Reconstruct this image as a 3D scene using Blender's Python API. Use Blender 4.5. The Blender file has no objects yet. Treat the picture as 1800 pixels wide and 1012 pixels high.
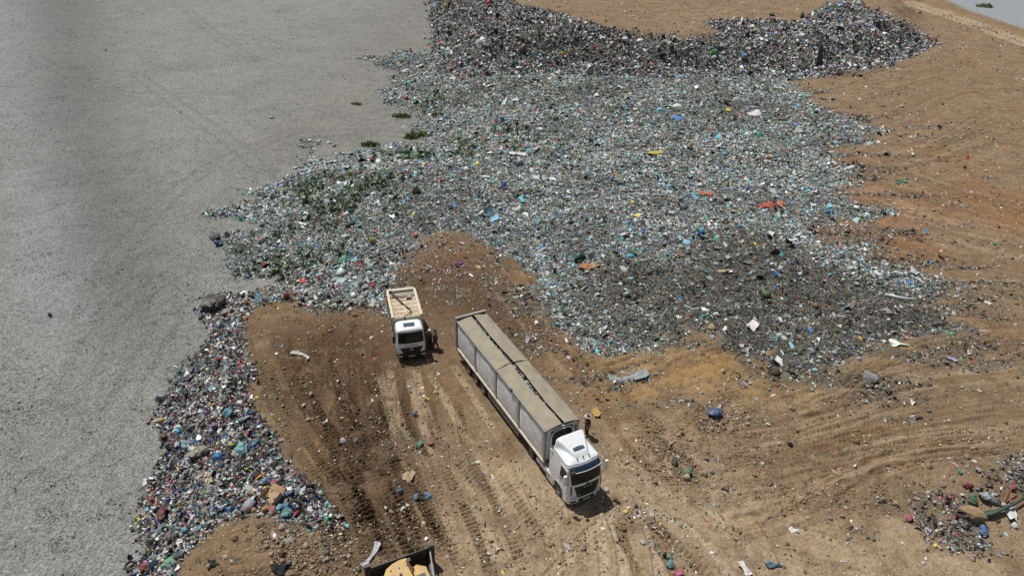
import bpy, math, random
import numpy as np
from mathutils import Vector, Matrix
random.seed(7); RNG = np.random.default_rng(11)
R = math.radians; PI = math.pi
SC = bpy.context.scene
COL = SC.collection

# ------------------------------------------------------------------ camera, sky, sun, exposure
CF, CH, CP, CR = 1215.0, 33.7, 0.551, 0.032        # focal (px of an 1800 px wide frame), height, pitch down, roll
cam_d = bpy.data.cameras.new('camera'); cam = bpy.data.objects.new('camera', cam_d); COL.objects.link(cam)
cam_d.sensor_width = 36.0; cam_d.lens = 36.0*CF/1800.0; cam_d.clip_start = 0.5; cam_d.clip_end = 3000
cam.matrix_world = Matrix.Translation((0,0,CH)) @ Matrix.Rotation(PI/2-CP, 4, 'X') @ Matrix.Rotation(CR, 4, 'Z')
SC.camera = cam
SUN = Vector((-0.35, 0.33, 1.0)).normalized()
W = bpy.data.worlds.new("World"); SC.world = W; W.use_nodes = True
nt = W.node_tree; bg = nt.nodes['Background']
sky = nt.nodes.new('ShaderNodeTexSky'); sky.sky_type = 'NISHITA'; sky.sun_disc = False
sky.sun_elevation = math.asin(SUN.z); sky.sun_rotation = math.atan2(SUN.x, SUN.y); sky.altitude = 200
hs = nt.nodes.new('ShaderNodeHueSaturation'); hs.inputs['Saturation'].default_value = .55; nt.links.new(sky.outputs[0], hs.inputs['Color']); nt.links.new(hs.outputs[0], bg.inputs[0]); bg.inputs[1].default_value = 0.066
sl = bpy.data.lights.new('sun', 'SUN'); so = bpy.data.objects.new('sun', sl); COL.objects.link(so)
sl.energy = 4.7; sl.angle = R(0.5); sl.color = (1.0, 0.97, 0.92)
so.rotation_euler = SUN.to_track_quat('Z', 'Y').to_euler(); so.location = (-30, 40, 90)
SC.view_settings.view_transform = 'Standard'; SC.view_settings.look = 'None'
SC.view_settings.exposure = 0.05; SC.view_settings.gamma = 1.0
SC.cycles.max_bounces = 5; SC.cycles.diffuse_bounces = 2; SC.cycles.glossy_bounces = 2; SC.cycles.use_denoising = False

# ------------------------------------------------------------------ helpers: numbers
_T = np.random.default_rng(3).random((512, 512))
def vn(x, y):
    xi = np.floor(x).astype(np.int64); yi = np.floor(y).astype(np.int64)
    fx = x-xi; fy = y-yi; fx = fx*fx*(3-2*fx); fy = fy*fy*(3-2*fy)
    a = _T[xi & 511, yi & 511]; b = _T[(xi+1) & 511, yi & 511]; c = _T[xi & 511, (yi+1) & 511]; d = _T[(xi+1) & 511, (yi+1) & 511]
    return (a*(1-fx)+b*fx)*(1-fy)+(c*(1-fx)+d*fx)*fy
def fbm(x, y, o=4, g=0.5):
    s = 0; a = 1; n = 0
    for i in range(o):
        s = s+a*(vn(x*2**i+17.3*i, y*2**i+9.1*i)-.5); n += a; a *= g
    return s/n*2
def sst(e0, e1, x):
    t = np.clip((x-e0)/(e1-e0), 0, 1); return t*t*(3-2*t)
def sdf(P, x, y):
    """signed distance to polygon P, positive inside"""
    P = np.asarray(P, float); d = np.full(x.shape, 1e9); ins = np.zeros(x.shape, bool)
    for i in range(len(P)):
        a = P[i-1]; b = P[i]; e = b-a
        wx = x-a[0]; wy = y-a[1]; t = np.clip((wx*e[0]+wy*e[1])/max(e@e, 1e-9), 0, 1)
        d = np.minimum(d, (wx-e[0]*t)**2+(wy-e[1]*t)**2)
        if a[1] != b[1]:
            c = ((a[1] > y) != (b[1] > y)) & (x < (b[0]-a[0])*(y-a[1])/(b[1]-a[1])+a[0])
            ins ^= c
    d = np.sqrt(d); return np.where(ins, d, -d)
def ray(u, v):
    X = (np.asarray(u, float)-900)/CF; Y = -(np.asarray(v, float)-506)/CF
    c, s = math.cos(CR), math.sin(CR); X, Y = X*c-Y*s, X*s+Y*c
    cp, sp = math.cos(CP), math.sin(CP)
    return np.stack([X, cp+Y*sp, -sp+Y*cp], -1)
def unp(u, v, z=0.0):
    d = ray(u, v); t = (z-CH)/d[..., 2]; return d[..., :2]*t[..., None]
def pix(x, y, z):
    cp, sp = math.cos(CP), math.sin(CP)
    Z = y*cp-(z-CH)*sp; Y = y*sp+(z-CH)*cp
    c, s = math.cos(CR), math.sin(CR); X, Y = x*c+Y*s, -x*s+Y*c
    return 900+CF*X/Z, 506-CF*Y/Z

# ------------------------------------------------------------------ terrain
G0 = -3.2
GRAVEL = unp(*np.array([(235,1200),(225,1000),(240,930),(262,860),(275,760),(300,700),(335,635),(352,548),(362,518),(470,500),(400,455),(385,415),(430,365),(500,310),(560,265),(700,255),(735,225),(700,170),(700,110),(765,95),(757,30),(745,-60),(-900,-60),(-2500,1200)]).T, z=G0)
BERM = unp(*np.array([(765,92),(785,120),(830,136),(980,132),(1120,130),(1300,132),(1450,134),(1570,118),(1650,80),(1625,35),(1560,0),(1500,-40),(745,-60),(755,10)]).T, z=-0.5)
def mound(x, y, u, v, r, h, rx=None):
    c = unp(u, v); return h*np.exp(-(((x-c[0])/(rx or r))**2+((y-c[1])/r)**2))
def H0(x, y):
    dg = -sdf(GRAVEL, x, y)
    wd = 6.0+14*sst(48, 62, y)
    z = G0*(1-sst(0, 1, dg/wd))
    # gravel yard: berm at the far left and shallow swales
    ing = sst(0, 6, -dg)
    a = x+0.62*y+2.0
    z = z+ing*(0.5*np.sin(x*0.07+1)*np.sin(y*0.05)+2.2*sst(8, 26, -(a+36)) - 1.2*np.exp(-((a+30)/7)**2))
    db = sdf(BERM, x, y)+2.2*fbm(x*.09, y*.09, 3)
    z = z+4.2*sst(0, 13, db)
    z = z+mound(x,y,420,1000,5,1.3,6)+mound(x,y,480,640,4,0.5)
    z = z+mound(x,y,1200,760,3.2,0.9,3.5)+mound(x,y,1230,595,3.5,1.2,3)+mound(x,y,1450,650,4,1.0,9)
    z = z+mound(x,y,1700,850,4,0.8,6)-mound(x,y,1700,930,2.4,0.5,4)
    z = z+0.9*sst(0,1,(y-62)/30)*sst(-10,10,dg-8)
    z = z+mound(x,y,1130,22,8,1.5,16)+mound(x,y,1360,8,8,1.4,14)
    return z
def hit(pts):
    """where rays through photo pixels meet the terrain"""
    pts = np.asarray(pts, float); d = ray(pts[:,0], pts[:,1]); n = len(pts)
    out = np.zeros((n,3)); t0 = (7.5-CH)/d[:,2]; t1 = (-5-CH)/d[:,2]
    K = np.linspace(0,1,160)
    for i in range(n):
        t = t0[i]+(t1[i]-t0[i])*K; X = d[i][None]*t[:,None]; X[:,2] += CH
        g = X[:,2]-H0(X[:,0], X[:,1]); j = int(np.argmax(g < 0)); j = max(j,1)
        f = g[j-1]/(g[j-1]-g[j]+1e-9); out[i] = X[j-1]*(1-f)+X[j]*f
    return out
def poly(p): return hit(p)[:,:2]

P_FIELD = poly([(400,460),(392,437),(440,402),(358,382),(356,372),(430,364),(500,312),(534,300),(543,254),(556,284),(640,262),(700,258),(765,250),(735,225),(715,195),(668,175),(690,138),(643,102),(700,96),(770,90),(830,125),(1120,115),(1300,125),(1430,118),(1400,145),(1445,188),(1500,205),(1540,222),(1500,250),(1455,262),(1500,292),(1545,322),(1478,345),(1565,378),(1540,388),(1440,378),(1385,398),(1440,415),(1520,430),(1560,465),(1655,490),(1640,540),(1705,575),(1600,590),(1530,628),(1450,668),(1372,668),(1340,640),(1290,622),(1268,590),(1205,572),(1150,618),(1060,628),(1000,590),(958,550),(918,480),(880,440),(830,412),(780,408),(730,440),(700,470),(682,505),(682,548),(640,532),(590,548),(540,538),(470,523),(440,515),(500,492),(440,488)])
P_BERM = poly([(770,125),(764,60),(757,10),(752,-45),(830,-40),(905,8),(960,18),(1060,48),(1130,58),(1205,72),(1258,60),(1250,34),(1330,36),(1395,44),(1440,22),(1470,4),(1505,8),(1570,32),(1640,66),(1636,84),(1560,116),(1450,136),(1120,134),(830,138)])
P_SLOPE = poly([(440,512),(462,530),(432,560),(432,600),(442,660),(430,700),(482,765),(470,805),(540,850),(560,885),(605,925),(540,918),(500,902),(440,905),(385,925),(335,962),(302,1000),(296,1080),(215,1080),(228,1000),(262,955),(246,925),(262,860),(283,800),(278,740),(300,700),(330,640),(372,590),(352,548),(362,522)])
P_DUMP = poly([(1545,905),(1570,870),(1620,840),(1640,822),(1735,826),(1755,792),(1900,770),(1990,960),(1720,985),(1600,965),(1560,935)])
P_FRINGE = poly([(680,440),(800,405),(890,440),(960,545),(1060,625),(1130,640),(1080,700),(1000,640),(900,560),(850,530),(760,540),(690,500)])
P_FARG = poly([(1648,-8),(1700,18),(1800,52),(1990,118),(2600,-60),(1640,-60)])
P_TONG = [poly(q) for q in ([(352,378),(362,369),(400,366),(440,360),(500,352),(510,372),(440,376),(385,384)],[(641,100),(650,97),(690,108),(740,118),(740,128),(700,128),(660,118)],[(686,92),(710,84),(722,102),(700,106)],[(385,425),(400,410),(460,400),(470,440),(420,450)],[(398,462),(440,440),(520,450),(500,492),(420,484)],[(538,262),(545,253),(556,285),(540,300)],[(668,160),(700,150),(740,170),(720,190),(680,184)])]
ROAD = poly([(1500,-30),(1545,-12),(1600,5),(1700,38),(1800,75),(2000,140)])

def masks(x, y):
    w = 1.3*fbm(x*.28, y*.28, 4)+0.5*fbm(x*1.3, y*1.3, 3); st = 4.2*fbm(x*.09+2, y*.42, 4, .6)*sst(48, 75, y)
    m = {}
    m['field'] = sst(-1.2, 1.0+.012*y, sdf(P_FIELD, x, y)+w*1.3+st)
    for q in P_TONG: m['field'] = np.maximum(m['field'], sst(-.5,.5,sdf(q, x, y)+.5*w))
    m['berm'] = sst(-1.5, 1.8, sdf(P_BERM, x, y)+w*1.2+.5*st)
    m['slope'] = sst(-.7, .6, sdf(P_SLOPE, x, y)+w*.7)
    m['dump'] = sst(-.3, .9, sdf(P_DUMP, x, y)+w*.6)*sst(-.22, .22, fbm(x*.5+5, y*.5, 3)+.02)
    m['fringe'] = sst(-.8, 1.5, sdf(P_FRINGE, x, y)+w)
    return m
def lumps(x, y, m):
    z = m['field']*(0.38*fbm(x*.22, y*.22, 5)+0.24*fbm(x*.8, y*1.1, 3))
    z = z+m['berm']*(1.5*fbm(x*.16, y*.16, 4)+0.6*fbm(x*.5, y*.5, 3))
    z = z+m['slope']*(0.35*fbm(x*.5, y*.5, 4)+.12)+m['dump']*(.3*fbm(x*.7, y*.7, 3)+.12)
    return z
def HZ(x, y):
    x = np.asarray(x, float); y = np.asarray(y, float)
    return H0(x, y)+lumps(x, y, masks(x, y))
def hz1(x, y): return float(HZ(np.array([x]), np.array([y]))[0])

# ------------------------------------------------------------------ helpers: materials
def mat(name, color=(.5,.5,.5), rough=.6, metal=0.0, spec=.5, noise=0.0, scale=3.0, bump=0.0, bscale=20, dirt=None, dirtamt=0.0, objcol=False, coat=0):
    m = bpy.data.materials.new(name); m.use_nodes = True; nt = m.node_tree; N = nt.nodes; L = nt.links
    b = N['Principled BSDF']; b.inputs['Roughness'].default_value = rough; b.inputs['Metallic'].default_value = metal
    b.inputs['Specular IOR Level'].default_value = spec; b.inputs['Coat Weight'].default_value = coat
    tc = N.new('ShaderNodeTexCoord')
    if objcol:
        oi = N.new('ShaderNodeObjectInfo'); src = oi.outputs['Color']
    else:
        rgb = N.new('ShaderNodeRGB'); rgb.outputs[0].default_value = (*color, 1); src = rgb.outputs[0]
    if noise:
        n = N.new('ShaderNodeTexNoise'); n.inputs['Scale'].default_value = scale; n.inputs['Detail'].default_value = 6; L.new(tc.outputs['Object'], n.inputs['Vector'])
        mr = N.new('ShaderNodeMapRange'); mr.inputs['To Min'].default_value = 1-noise; mr.inputs['To Max'].default_value = 1+noise*.6; mr.inputs['From Min'].default_value = .3; mr.inputs['From Max'].default_value = .7; L.new(n.outputs['Fac'], mr.inputs[0])
        mx = N.new('ShaderNodeVectorMath'); mx.operation = 'SCALE'; L.new(src, mx.inputs[0]); L.new(mr.outputs[0], mx.inputs['Scale']); src = mx.outputs[0]
    if dirt:
        n = N.new('ShaderNodeTexNoise'); n.inputs['Scale'].default_value = 2.3; n.inputs['Detail'].default_value = 8; n.inputs['Roughness'].default_value = .7; L.new(tc.outputs['Object'], n.inputs['Vector'])
        r = N.new('ShaderNodeValToRGB'); r.color_ramp.elements[0].position = .42; r.color_ramp.elements[1].position = .68; L.new(n.outputs['Fac'], r.inputs[0])
        k = N.new('ShaderNodeMath'); k.operation = 'MULTIPLY'; k.inputs[1].default_value = dirtamt; L.new(r.outputs[0], k.inputs[0])
        mx = N.new('ShaderNodeMix'); mx.data_type = 'RGBA'; L.new(k.outputs[0], mx.inputs[0]); L.new(src, mx.inputs[6]); mx.inputs[7].default_value = (*dirt, 1); src = mx.outputs[2]
    L.new(src, b.inputs['Base Color'])
    if bump:
        n = N.new('ShaderNodeTexNoise'); n.inputs['Scale'].default_value = bscale; n.inputs['Detail'].default_value = 5; L.new(tc.outputs['Object'], n.inputs['Vector'])
        bp = N.new('ShaderNodeBump'); bp.inputs['Strength'].default_value = bump; bp.inputs['Distance'].default_value = .05; L.new(n.outputs['Fac'], bp.inputs['Height']); L.new(bp.outputs[0], b.inputs['Normal'])
    return m
def ground_mat(name, grain, g2, bump, bdist, rough=.95, vor=None):
    m = bpy.data.materials.new(name); m.use_nodes = True; nt = m.node_tree; N = nt.nodes; L = nt.links
    b = N['Principled BSDF']; b.inputs['Roughness'].default_value = rough; b.inputs['Specular IOR Level'].default_value = .15
    at = N.new('ShaderNodeAttribute'); at.attribute_name = 'col'
    geo = N.new('ShaderNodeNewGeometry')
    n1 = N.new('ShaderNodeTexNoise'); n1.inputs['Scale'].default_value = grain; n1.inputs['Detail'].default_value = 7; n1.inputs['Roughness'].default_value = .72; L.new(geo.outputs['Position'], n1.inputs['Vector'])
    mr = N.new('ShaderNodeMapRange'); mr.inputs['From Min'].default_value = .3; mr.inputs['From Max'].default_value = .7; mr.inputs['To Min'].default_value = 1-g2; mr.inputs['To Max'].default_value = 1+g2; L.new(n1.outputs['Fac'], mr.inputs[0])
    mx = N.new('ShaderNodeVectorMath'); mx.operation = 'SCALE'; L.new(at.outputs['Color'], mx.inputs[0]); L.new(mr.outputs[0], mx.inputs['Scale']); src = mx.outputs[0]
    hsrc = n1.outputs['Fac']
    if vor:
        v = N.new('ShaderNodeTexVoronoi'); v.inputs['Scale'].default_value = vor; L.new(geo.outputs['Position'], v.inputs['Vector'])
        bw = N.new('ShaderNodeSeparateColor'); L.new(v.outputs['Color'], bw.inputs[0])
        m2 = N.new('ShaderNodeMapRange'); m2.inputs['To Min'].default_value = .62; m2.inputs['To Max'].default_value = 1.38; L.new(bw.outputs[0], m2.inputs[0])
        x2 = N.new('ShaderNodeVectorMath'); x2.operation = 'SCALE'; L.new(src, x2.inputs[0]); L.new(m2.outputs[0], x2.inputs['Scale']); src = x2.outputs[0]
        ad = N.new('ShaderNodeMath'); ad.operation = 'SUBTRACT'; L.new(n1.outputs['Fac'], ad.inputs[0]); L.new(v.outputs['Distance'], ad.inputs[1]); hsrc = ad.outputs[0]
    L.new(src, b.inputs['Base Color'])
    bp = N.new('ShaderNodeBump'); bp.inputs['Strength'].default_value = bump; bp.inputs['Distance'].default_value = bdist; L.new(hsrc, bp.inputs['Height']); L.new(bp.outputs[0], b.inputs['Normal'])
    return m

# ------------------------------------------------------------------ helpers: objects
def tag(o, label=None, cat=None, group=None, kind=None):
    if label: o['label'] = label
    if cat: o['category'] = cat
    if group: o['group'] = group
    if kind: o['kind'] = kind
    return o
def empty(name, loc, rz=0, parent=None):
    o = bpy.data.objects.new(name, None); COL.objects.link(o); o.location = loc; o.rotation_euler = (0,0,rz); o.empty_display_size = .3
    if parent: o.parent = parent
    return o
def np_mesh(name, V, T, C=None, m=None, quads=False, smooth=False):
    k = 4 if quads else 3
    me = bpy.data.meshes.new(name); V = np.ascontiguousarray(V, np.float32); T = np.ascontiguousarray(T, np.int32)
    me.vertices.add(len(V)); me.vertices.foreach_set('co', V.ravel())
    me.loops.add(T.size); me.loops.foreach_set('vertex_index', T.ravel())
    me.polygons.add(len(T)); me.polygons.foreach_set('loop_start', np.arange(0, T.size, k, dtype=np.int32))
    if smooth: me.polygons.foreach_set('use_smooth', np.ones(len(T), bool))
    me.update(calc_edges=True)
    if C is not None:
        ca = me.color_attributes.new('col', 'FLOAT_COLOR', 'POINT')
        ca.data.foreach_set('color', np.c_[C, np.ones(len(C))].astype(np.float32).ravel())
    if m: me.materials.append(m)
    o = bpy.data.objects.new(name, me); COL.objects.link(o); return o
class MB:
    def __init__(s): s.v = []; s.f = []
    def add(s, V, F):
        n = len(s.v); s.v += [tuple(p) for p in V]; s.f += [tuple(i+n for i in f) for f in F]; return s
    def box(s, x0,x1,y0,y1,z0,z1):
        return s.add([(x0,y0,z0),(x1,y0,z0),(x1,y1,z0),(x0,y1,z0),(x0,y0,z1),(x1,y0,z1),(x1,y1,z1),(x0,y1,z1)],
                     [(0,3,2,1),(4,5,6,7),(0,1,5,4),(1,2,6,5),(2,3,7,6),(3,0,4,7)])
    def prism(s, prof, y0, y1):            # prof: (x,z) counter-clockwise seen from -y
        n = len(prof)
        return s.add([(x,y0,z) for x,z in prof]+[(x,y1,z) for x,z in prof],
                     [tuple(range(n)), tuple(range(2*n-1,n-1,-1))]+[(i,n+i,n+(i+1)%n,(i+1)%n) for i in range(n)])
    def tube(s, pts, r, n=8):
        pts = [Vector(p) for p in pts]; base = len(s.v); rings = []
        rr = r if isinstance(r, (list,tuple)) else [r]*len(pts)
        for i,p in enumerate(pts):
            d = (pts[min(i+1,len(pts)-1)]-pts[max(i-1,0)]).normalized()
            a = d.orthogonal().normalized() if i == 0 else (a-d*a.dot(d)).normalized()
            b = d.cross(a)
            rings.append([p+(a*math.cos(2*PI*k/n)+b*math.sin(2*PI*k/n))*rr[i] for k in range(n)])
        V = [q for g in rings for q in g]; F = []
        for i in range(len(pts)-1):
            for k in range(n): F.append((i*n+k, i*n+(k+1)%n, (i+1)*n+(k+1)%n, (i+1)*n+k))
        F += [tuple(range(n-1,-1,-1)), tuple((len(pts)-1)*n+k for k in range(n))]
        return s.add(V, F)
    def lathe(s, prof, c, n=28):           # prof (r, y) revolved about the y axis
        V = []; F = []; m = len(prof)
        for k in range(n):
            a = 2*PI*k/n
            V += [(c[0]+r*math.cos(a), c[1]+h, c[2]+r*math.sin(a)) for r,h in prof]
        for k in range(n):
            for j in range(m-1): F.append((k*m+j, k*m+j+1, ((k+1)%n)*m+j+1, ((k+1)%n)*m+j))
        return s.add(V, F)
    def grid(s, fn, us, vs, flip=False):
        nu, nv = len(us), len(vs); V = [fn(u,v) for u in us for v in vs]
        F = [(i*nv+j, (i+1)*nv+j, (i+1)*nv+j+1, i*nv+j+1) for i in range(nu-1) for j in range(nv-1)]
        return s.add(V, [f[::-1] for f in F] if flip else F)
    def build(s, name, m, parent=None, bevel=0, smooth=False, seg=2, loc=None, solid=0):
        me = bpy.data.meshes.new(name); me.from_pydata(s.v, [], s.f); me.update()
        if smooth: me.polygons.foreach_set('use_smooth', [True]*len(me.polygons))
        me.materials.append(m); o = bpy.data.objects.new(name, me); COL.objects.link(o)
        if parent: o.parent = parent
        if loc is not None: o.location = loc
        if solid:
            b = o.modifiers.new('solid', 'SOLIDIFY'); b.thickness = solid; b.offset = -1
        if bevel:
            b = o.modifiers.new('bevel', 'BEVEL'); b.width = bevel; b.segments = seg; b.limit_method = 'ANGLE'; b.angle_limit = R(35)
        return o
def text_mesh(name, body, size, m, parent, loc, rot, ext=.004, spacing=1.0):
    c = bpy.data.curves.new(name, 'FONT'); c.body = body; c.size = size; c.extrude = ext; c.align_x = 'CENTER'; c.align_y = 'CENTER'; c.space_character = spacing; c.offset = size*.02
    o = bpy.data.objects.new(name, c); COL.objects.link(o); o.data.materials.append(m); o.parent = parent; o.location = loc; o.rotation_euler = rot
    bpy.context.view_layer.update(); me = bpy.data.meshes.new_from_object(o.evaluated_get(bpy.context.evaluated_depsgraph_get())); n2_ = bpy.data.objects.new(name, me); COL.objects.link(n2_); n2_.parent = parent; n2_.location = loc; n2_.rotation_euler = rot; bpy.data.objects.remove(o); return n2_
def copy_tree(o, parent=None):
    c = o.copy(); COL.objects.link(c)
    if parent: c.parent = parent
    for ch in [k for k in COL.objects if k.parent == o]: copy_tree(ch, c)
    return c

# ------------------------------------------------------------------ ground sheet
NX, NY = 1500, 1500
ys = 10*np.exp(np.linspace(0, math.log(520/10.), NY))
sx = np.linspace(-.86, .86, NX)
GX = sx[:,None]*(ys[None,:]+20); GY = np.broadcast_to(ys[None,:], GX.shape).copy()
M = masks(GX, GY)
gmask = sst(-.3, .3, sdf(GRAVEL, GX, GY)+.5*fbm(GX*.4, GY*.4, 3)+1.5+6*sst(56, 68, GY))
fmask = sst(-1.5, 1.5, sdf(P_FARG, GX, GY)+1.5*fbm(GX*.2, GY*.2, 3))
GZ = H0(GX, GY)+lumps(GX, GY, M)
litt = np.clip(M['field']+M['berm']+M['slope']+M['dump']*.45, 0, 1)
soil = (1-np.maximum(gmask, fmask))*(1-litt)
def blob(u, v, r, rx=None):
    c = hit([(u,v)])[0]; return np.exp(-(((GX-c[0])/(rx or r))**2+((GY-c[1])/r)**2))
S = lambda r,g,b: np.array([((c/255.)**2.2) for c in (r,g,b)])/1.32
C = np.zeros(GX.shape+(3,)); C[:] = S(141,119,92)
def mixc(w, c):
    global C
    w = np.clip(w, 0, 1)[...,None]; C = C*(1-w)+np.asarray(c)*w
n1 = fbm(GX*.12, GY*.12, 5); n2 = fbm(GX*.5+40, GY*.5, 5, .6); n3 = fbm(GX*2.2, GY*2.2, 4, .65)
dark, warm, tan, orange = S(84,66,50), S(132,102,72), S(174,152,122), S(158,108,72); ochre = S(168,134,86)
mixc(.7*blob(560,610,7,9)+.7*blob(980,560,6,7)+.75*blob(800,470,6,8)+.6*blob(900,600,6,4), S(112,86,62))
for (u,v,r,rx,w) in [(620,790,5.5,4.2,1.0),(560,600,4,6,.6),(670,900,4,2.8,1.0),(760,500,6,6,.75),(640,640,5,4,.7),(540,700,4,3,.5),(700,720,4,3,.5),(860,540,4,3,.6),(900,620,3,3,.4),(880,560,3,4,.5),(1010,690,3,3,.3),(1150,960,1.8,2.2,.55),(470,700,2,1.5,.35)]:
    mixc(w*blob(u,v,r,rx)*sst(-.7,.3,n2+.3), dark)
for (u,v,r,rx,w) in [(960,960,6,7,.9),(1250,930,6,8,.9),(1600,1000,5,10,.85),(1130,850,4,6,.7),(1450,960,4,7,.8),(880,860,4,4,.6)]: mixc(w*blob(u,v,r,rx)*sst(-.9,.5,n2+.2), tan)
for (u,v,r,rx,w) in [(1650,390,15,30,.8),(1600,330,9,16,.5),(1700,250,14,20,.3),(760,450,4,6,.5),(930,510,4,3,.4),(800,700,3,2,.2)]: mixc(w*blob(u,v,r,rx)*sst(-.6,.6,n1), orange)
mixc(.25*sst(.0,.6,n1), warm); mixc(.25*sst(.05,.6,-n2), S(122,98,72))
for (u,v,r,rx,w) in [(1235,600,4,4.5,.85),(1140,640,2.5,6,.7),(1090,690,3,3,.5),(1300,670,3,6,.5),(960,520,2.2,2,.5),(560,790,5,.7,.5)]: mixc(w*blob(u,v,r,rx)*sst(-.8,.3,n2), ochre)
far = sst(90, 180, GY); mixc(.3*far, S(140,120,96))
# road at the top right
def pdist(P, x, y, nseg=1):
    best = np.full(x.shape, 1e9); sg = np.zeros(x.shape); al = np.zeros(x.shape); acc = 0
    for i in range(len(P)-1):
        a = P[i]; e = P[i+1]-P[i]; L = math.hypot(*e); wx = x-a[0]; wy = y-a[1]; tr = (wx*e[0]+wy*e[1])/(L*L); t = np.clip(tr, 0, 1)
        d = np.hypot(wx-e[0]*t, wy-e[1]*t); m = d < best; best = np.where(m, d, best)
        sg = np.where(m, np.sign(e[0]*wy-e[1]*wx), sg); al = np.where(m, acc+t*L, al); acc += L
    return best, sg, al
rd, rsg, _ = pdist(ROAD, GX, GY)
roadm = sst(3.9, 2.8, rd+.4*n2); mixc(roadm*.95, S(190,172,140)); mixc(.5*roadm*sst(.5,.2,np.abs(rd-.2)), S(140,122,96))
GZ -= roadm*.15
bank = sst(3.5,4.5,rd)*sst(9.5,7.5,rd)*(rsg > 0); mixc(.6*bank, S(140,108,82)); GZ += bank*.5*(1+.8*n2)
# ---- tracks: ruts and cleat marks
def curve(P, n=24):
    P = np.asarray(P, float); k = np.linspace(0, len(P)-1, n); i = np.clip(k.astype(int), 0, len(P)-2); f = (k-i)[:,None]
    p0 = P[np.clip(i-1,0,len(P)-1)]; p1 = P[i]; p2 = P[i+1]; p3 = P[np.clip(i+2,0,len(P)-1)]
    return .5*((2*p1)+(-p0+p2)*f+(2*p0-5*p1+4*p2-p3)*f*f+(-p0+3*p1-3*p2+p3)*f**3)
def track(P, w=.55, depth=.06, cleat=0.0, pitch=.3, color=None, cw=.4, off=0.0, edge=.5, fade=True):
    """press one rut into the ground along world polyline P"""
    global GZ, C
    x0,y0 = P.min(0)-w*2-abs(off)-.3; x1,y1 = P.max(0)+w*2+abs(off)+.3
    j0,j1 = np.searchsorted(ys, [y0,y1]); j0 = max(j0-1,0); j1 = min(j1+1, NY)
    if j1-j0 < 2: return
    yl, yh = ys[j0]+20, ys[j1-1]+20
    xs = [x0/yl, x0/yh, x1/yl, x1/yh]; i0,i1 = np.searchsorted(sx, [min(xs), max(xs)]); i1 = min(i1+1, NX); i0 = max(i0-1, 0)
    if i1-i0 < 2: return
    X = GX[i0:i1,j0:j1]; Y = GY[i0:i1,j0:j1]
    d, sg, al = pdist(P, X, Y); d = np.abs(d*sg-off) if off else d
    Ltot = np.hypot(*np.diff(P, axis=0).T).sum()
    so = soil[i0:i1,j0:j1]; nn = n2[i0:i1,j0:j1]; n3_ = n3[i0:i1,j0:j1]
    k = so*sst(w*.5+.10, w*.5-.06, d+.10*nn)
    if fade: k = k*sst(0, 1.5, al)*sst(0, 1.5, Ltot-al)*(.15+.85*sst(-.30,.12,nn+.10+.15*n3_))
    z = -depth*k+depth*.7*so*np.exp(-((d-w*.5-.14)/.10)**2)*(k.max(initial=0) > 0)*(sst(0,1.5,al)*sst(0,1.5,Ltot-al))
    if cleat:
        z = z+k*cleat*np.clip(1.6*np.sin(2*PI*(al+.12*nn+ .04*sg)/pitch), -1, 1)*(1+.5*n3_)
    GZ[i0:i1,j0:j1] += z
    if color is not None:
        kk = (k*cw)[...,None]; C[i0:i1,j0:j1] = C[i0:i1,j0:j1]*(1-kk)+color*kk
def pair(px, gauge=2.0, **k):
    P = curve(poly(px)) if len(px) > 2 else curve(poly([px[0], ((px[0][0]+px[1][0])/2,(px[0][1]+px[1][1])/2), px[1]]))
    track(P, off=gauge/2, **k); track(P, off=-gauge/2, **k)
tr = random.Random(5)
# crawler tracks over the dirt pad at the left
for px in [[(455,585),(500,700),(560,800),(650,950)],[(520,580),(560,680),(640,800),(700,960)],[(600,560),(620,680),(650,800),(720,1005)],[(560,620),(600,760),(690,900),(740,1010)],
           [(640,600),(650,720),(700,850),(760,1000)],[(480,600),(530,720),(640,860),(740,960)],[(650,640),(600,760),(590,860),(640,960)],[(700,650),(690,760),(720,880),(790,1020)],
           [(430,620),(480,740),(580,880),(620,1000)],[(690,690),(640,770),(600,830)],[(620,560),(560,640),(520,720)],[(780,700),(800,800),(850,900),(900,1020)]]:
    pair(px, gauge=1.9, w=.62, depth=.05, cleat=.085, pitch=.30+.05*tr.random(), color=S(100,80,58), cw=.45)
for i in range(10):
    u = 560+160*tr.random(); v = 720+200*tr.random(); a = tr.uniform(-.3,.3)
    pair([(u-30,v-70),(u+10+60*a,v),(u+40,v+80)], gauge=1.9, w=.62, depth=.03, cleat=.085, pitch=.32, color=S(86,68,50), cw=.45)
# lorry ruts
for px,cc in [([(705,640),(730,740),(790,840),(830,960),(860,1060)],tan),([(770,640),(830,740),(900,860),(960,1030)],tan),([(1090,850),(1180,880),(1290,960),(1420,1040)],tan),([(1060,830),(1200,860),(1330,930),(1560,1000)],tan),
              ([(1020,920),(1030,980),(1030,1060)],S(184,166,138)),([(1090,880),(1120,960),(1130,1060)],S(184,166,138)),([(1070,870),(1000,930),(900,1040)],S(180,160,130)),([(1100,860),(1240,920),(1330,1040)],S(184,166,138)),([(690,650),(720,760),(760,850)],tan),([(1110,900),(1140,980),(1180,1060)],S(130,108,80)),([(980,600),(1060,680),(1130,780),(1240,860)],warm),([(920,500),(980,590),(1050,650),(1120,760)],warm),
              ([(1240,840),(1300,900),(1350,990),(1380,1050)],tan),([(860,900),(930,960),(1000,1040)],tan)]:
    pair(px, gauge=2.0, w=.55, depth=.06, color=cc, cw=.8)
for px in [[(1090,870),(1160,930),(1250,1020)],[(1130,900),(1200,970),(1260,1030)],[(740,720),(800,800),(860,880)],[(870,830),(910,880),(960,960)]]:
    pair(px, gauge=.35, w=.34, depth=.05, cleat=.05, pitch=.34, color=S(120,98,72), cw=.4)
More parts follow.
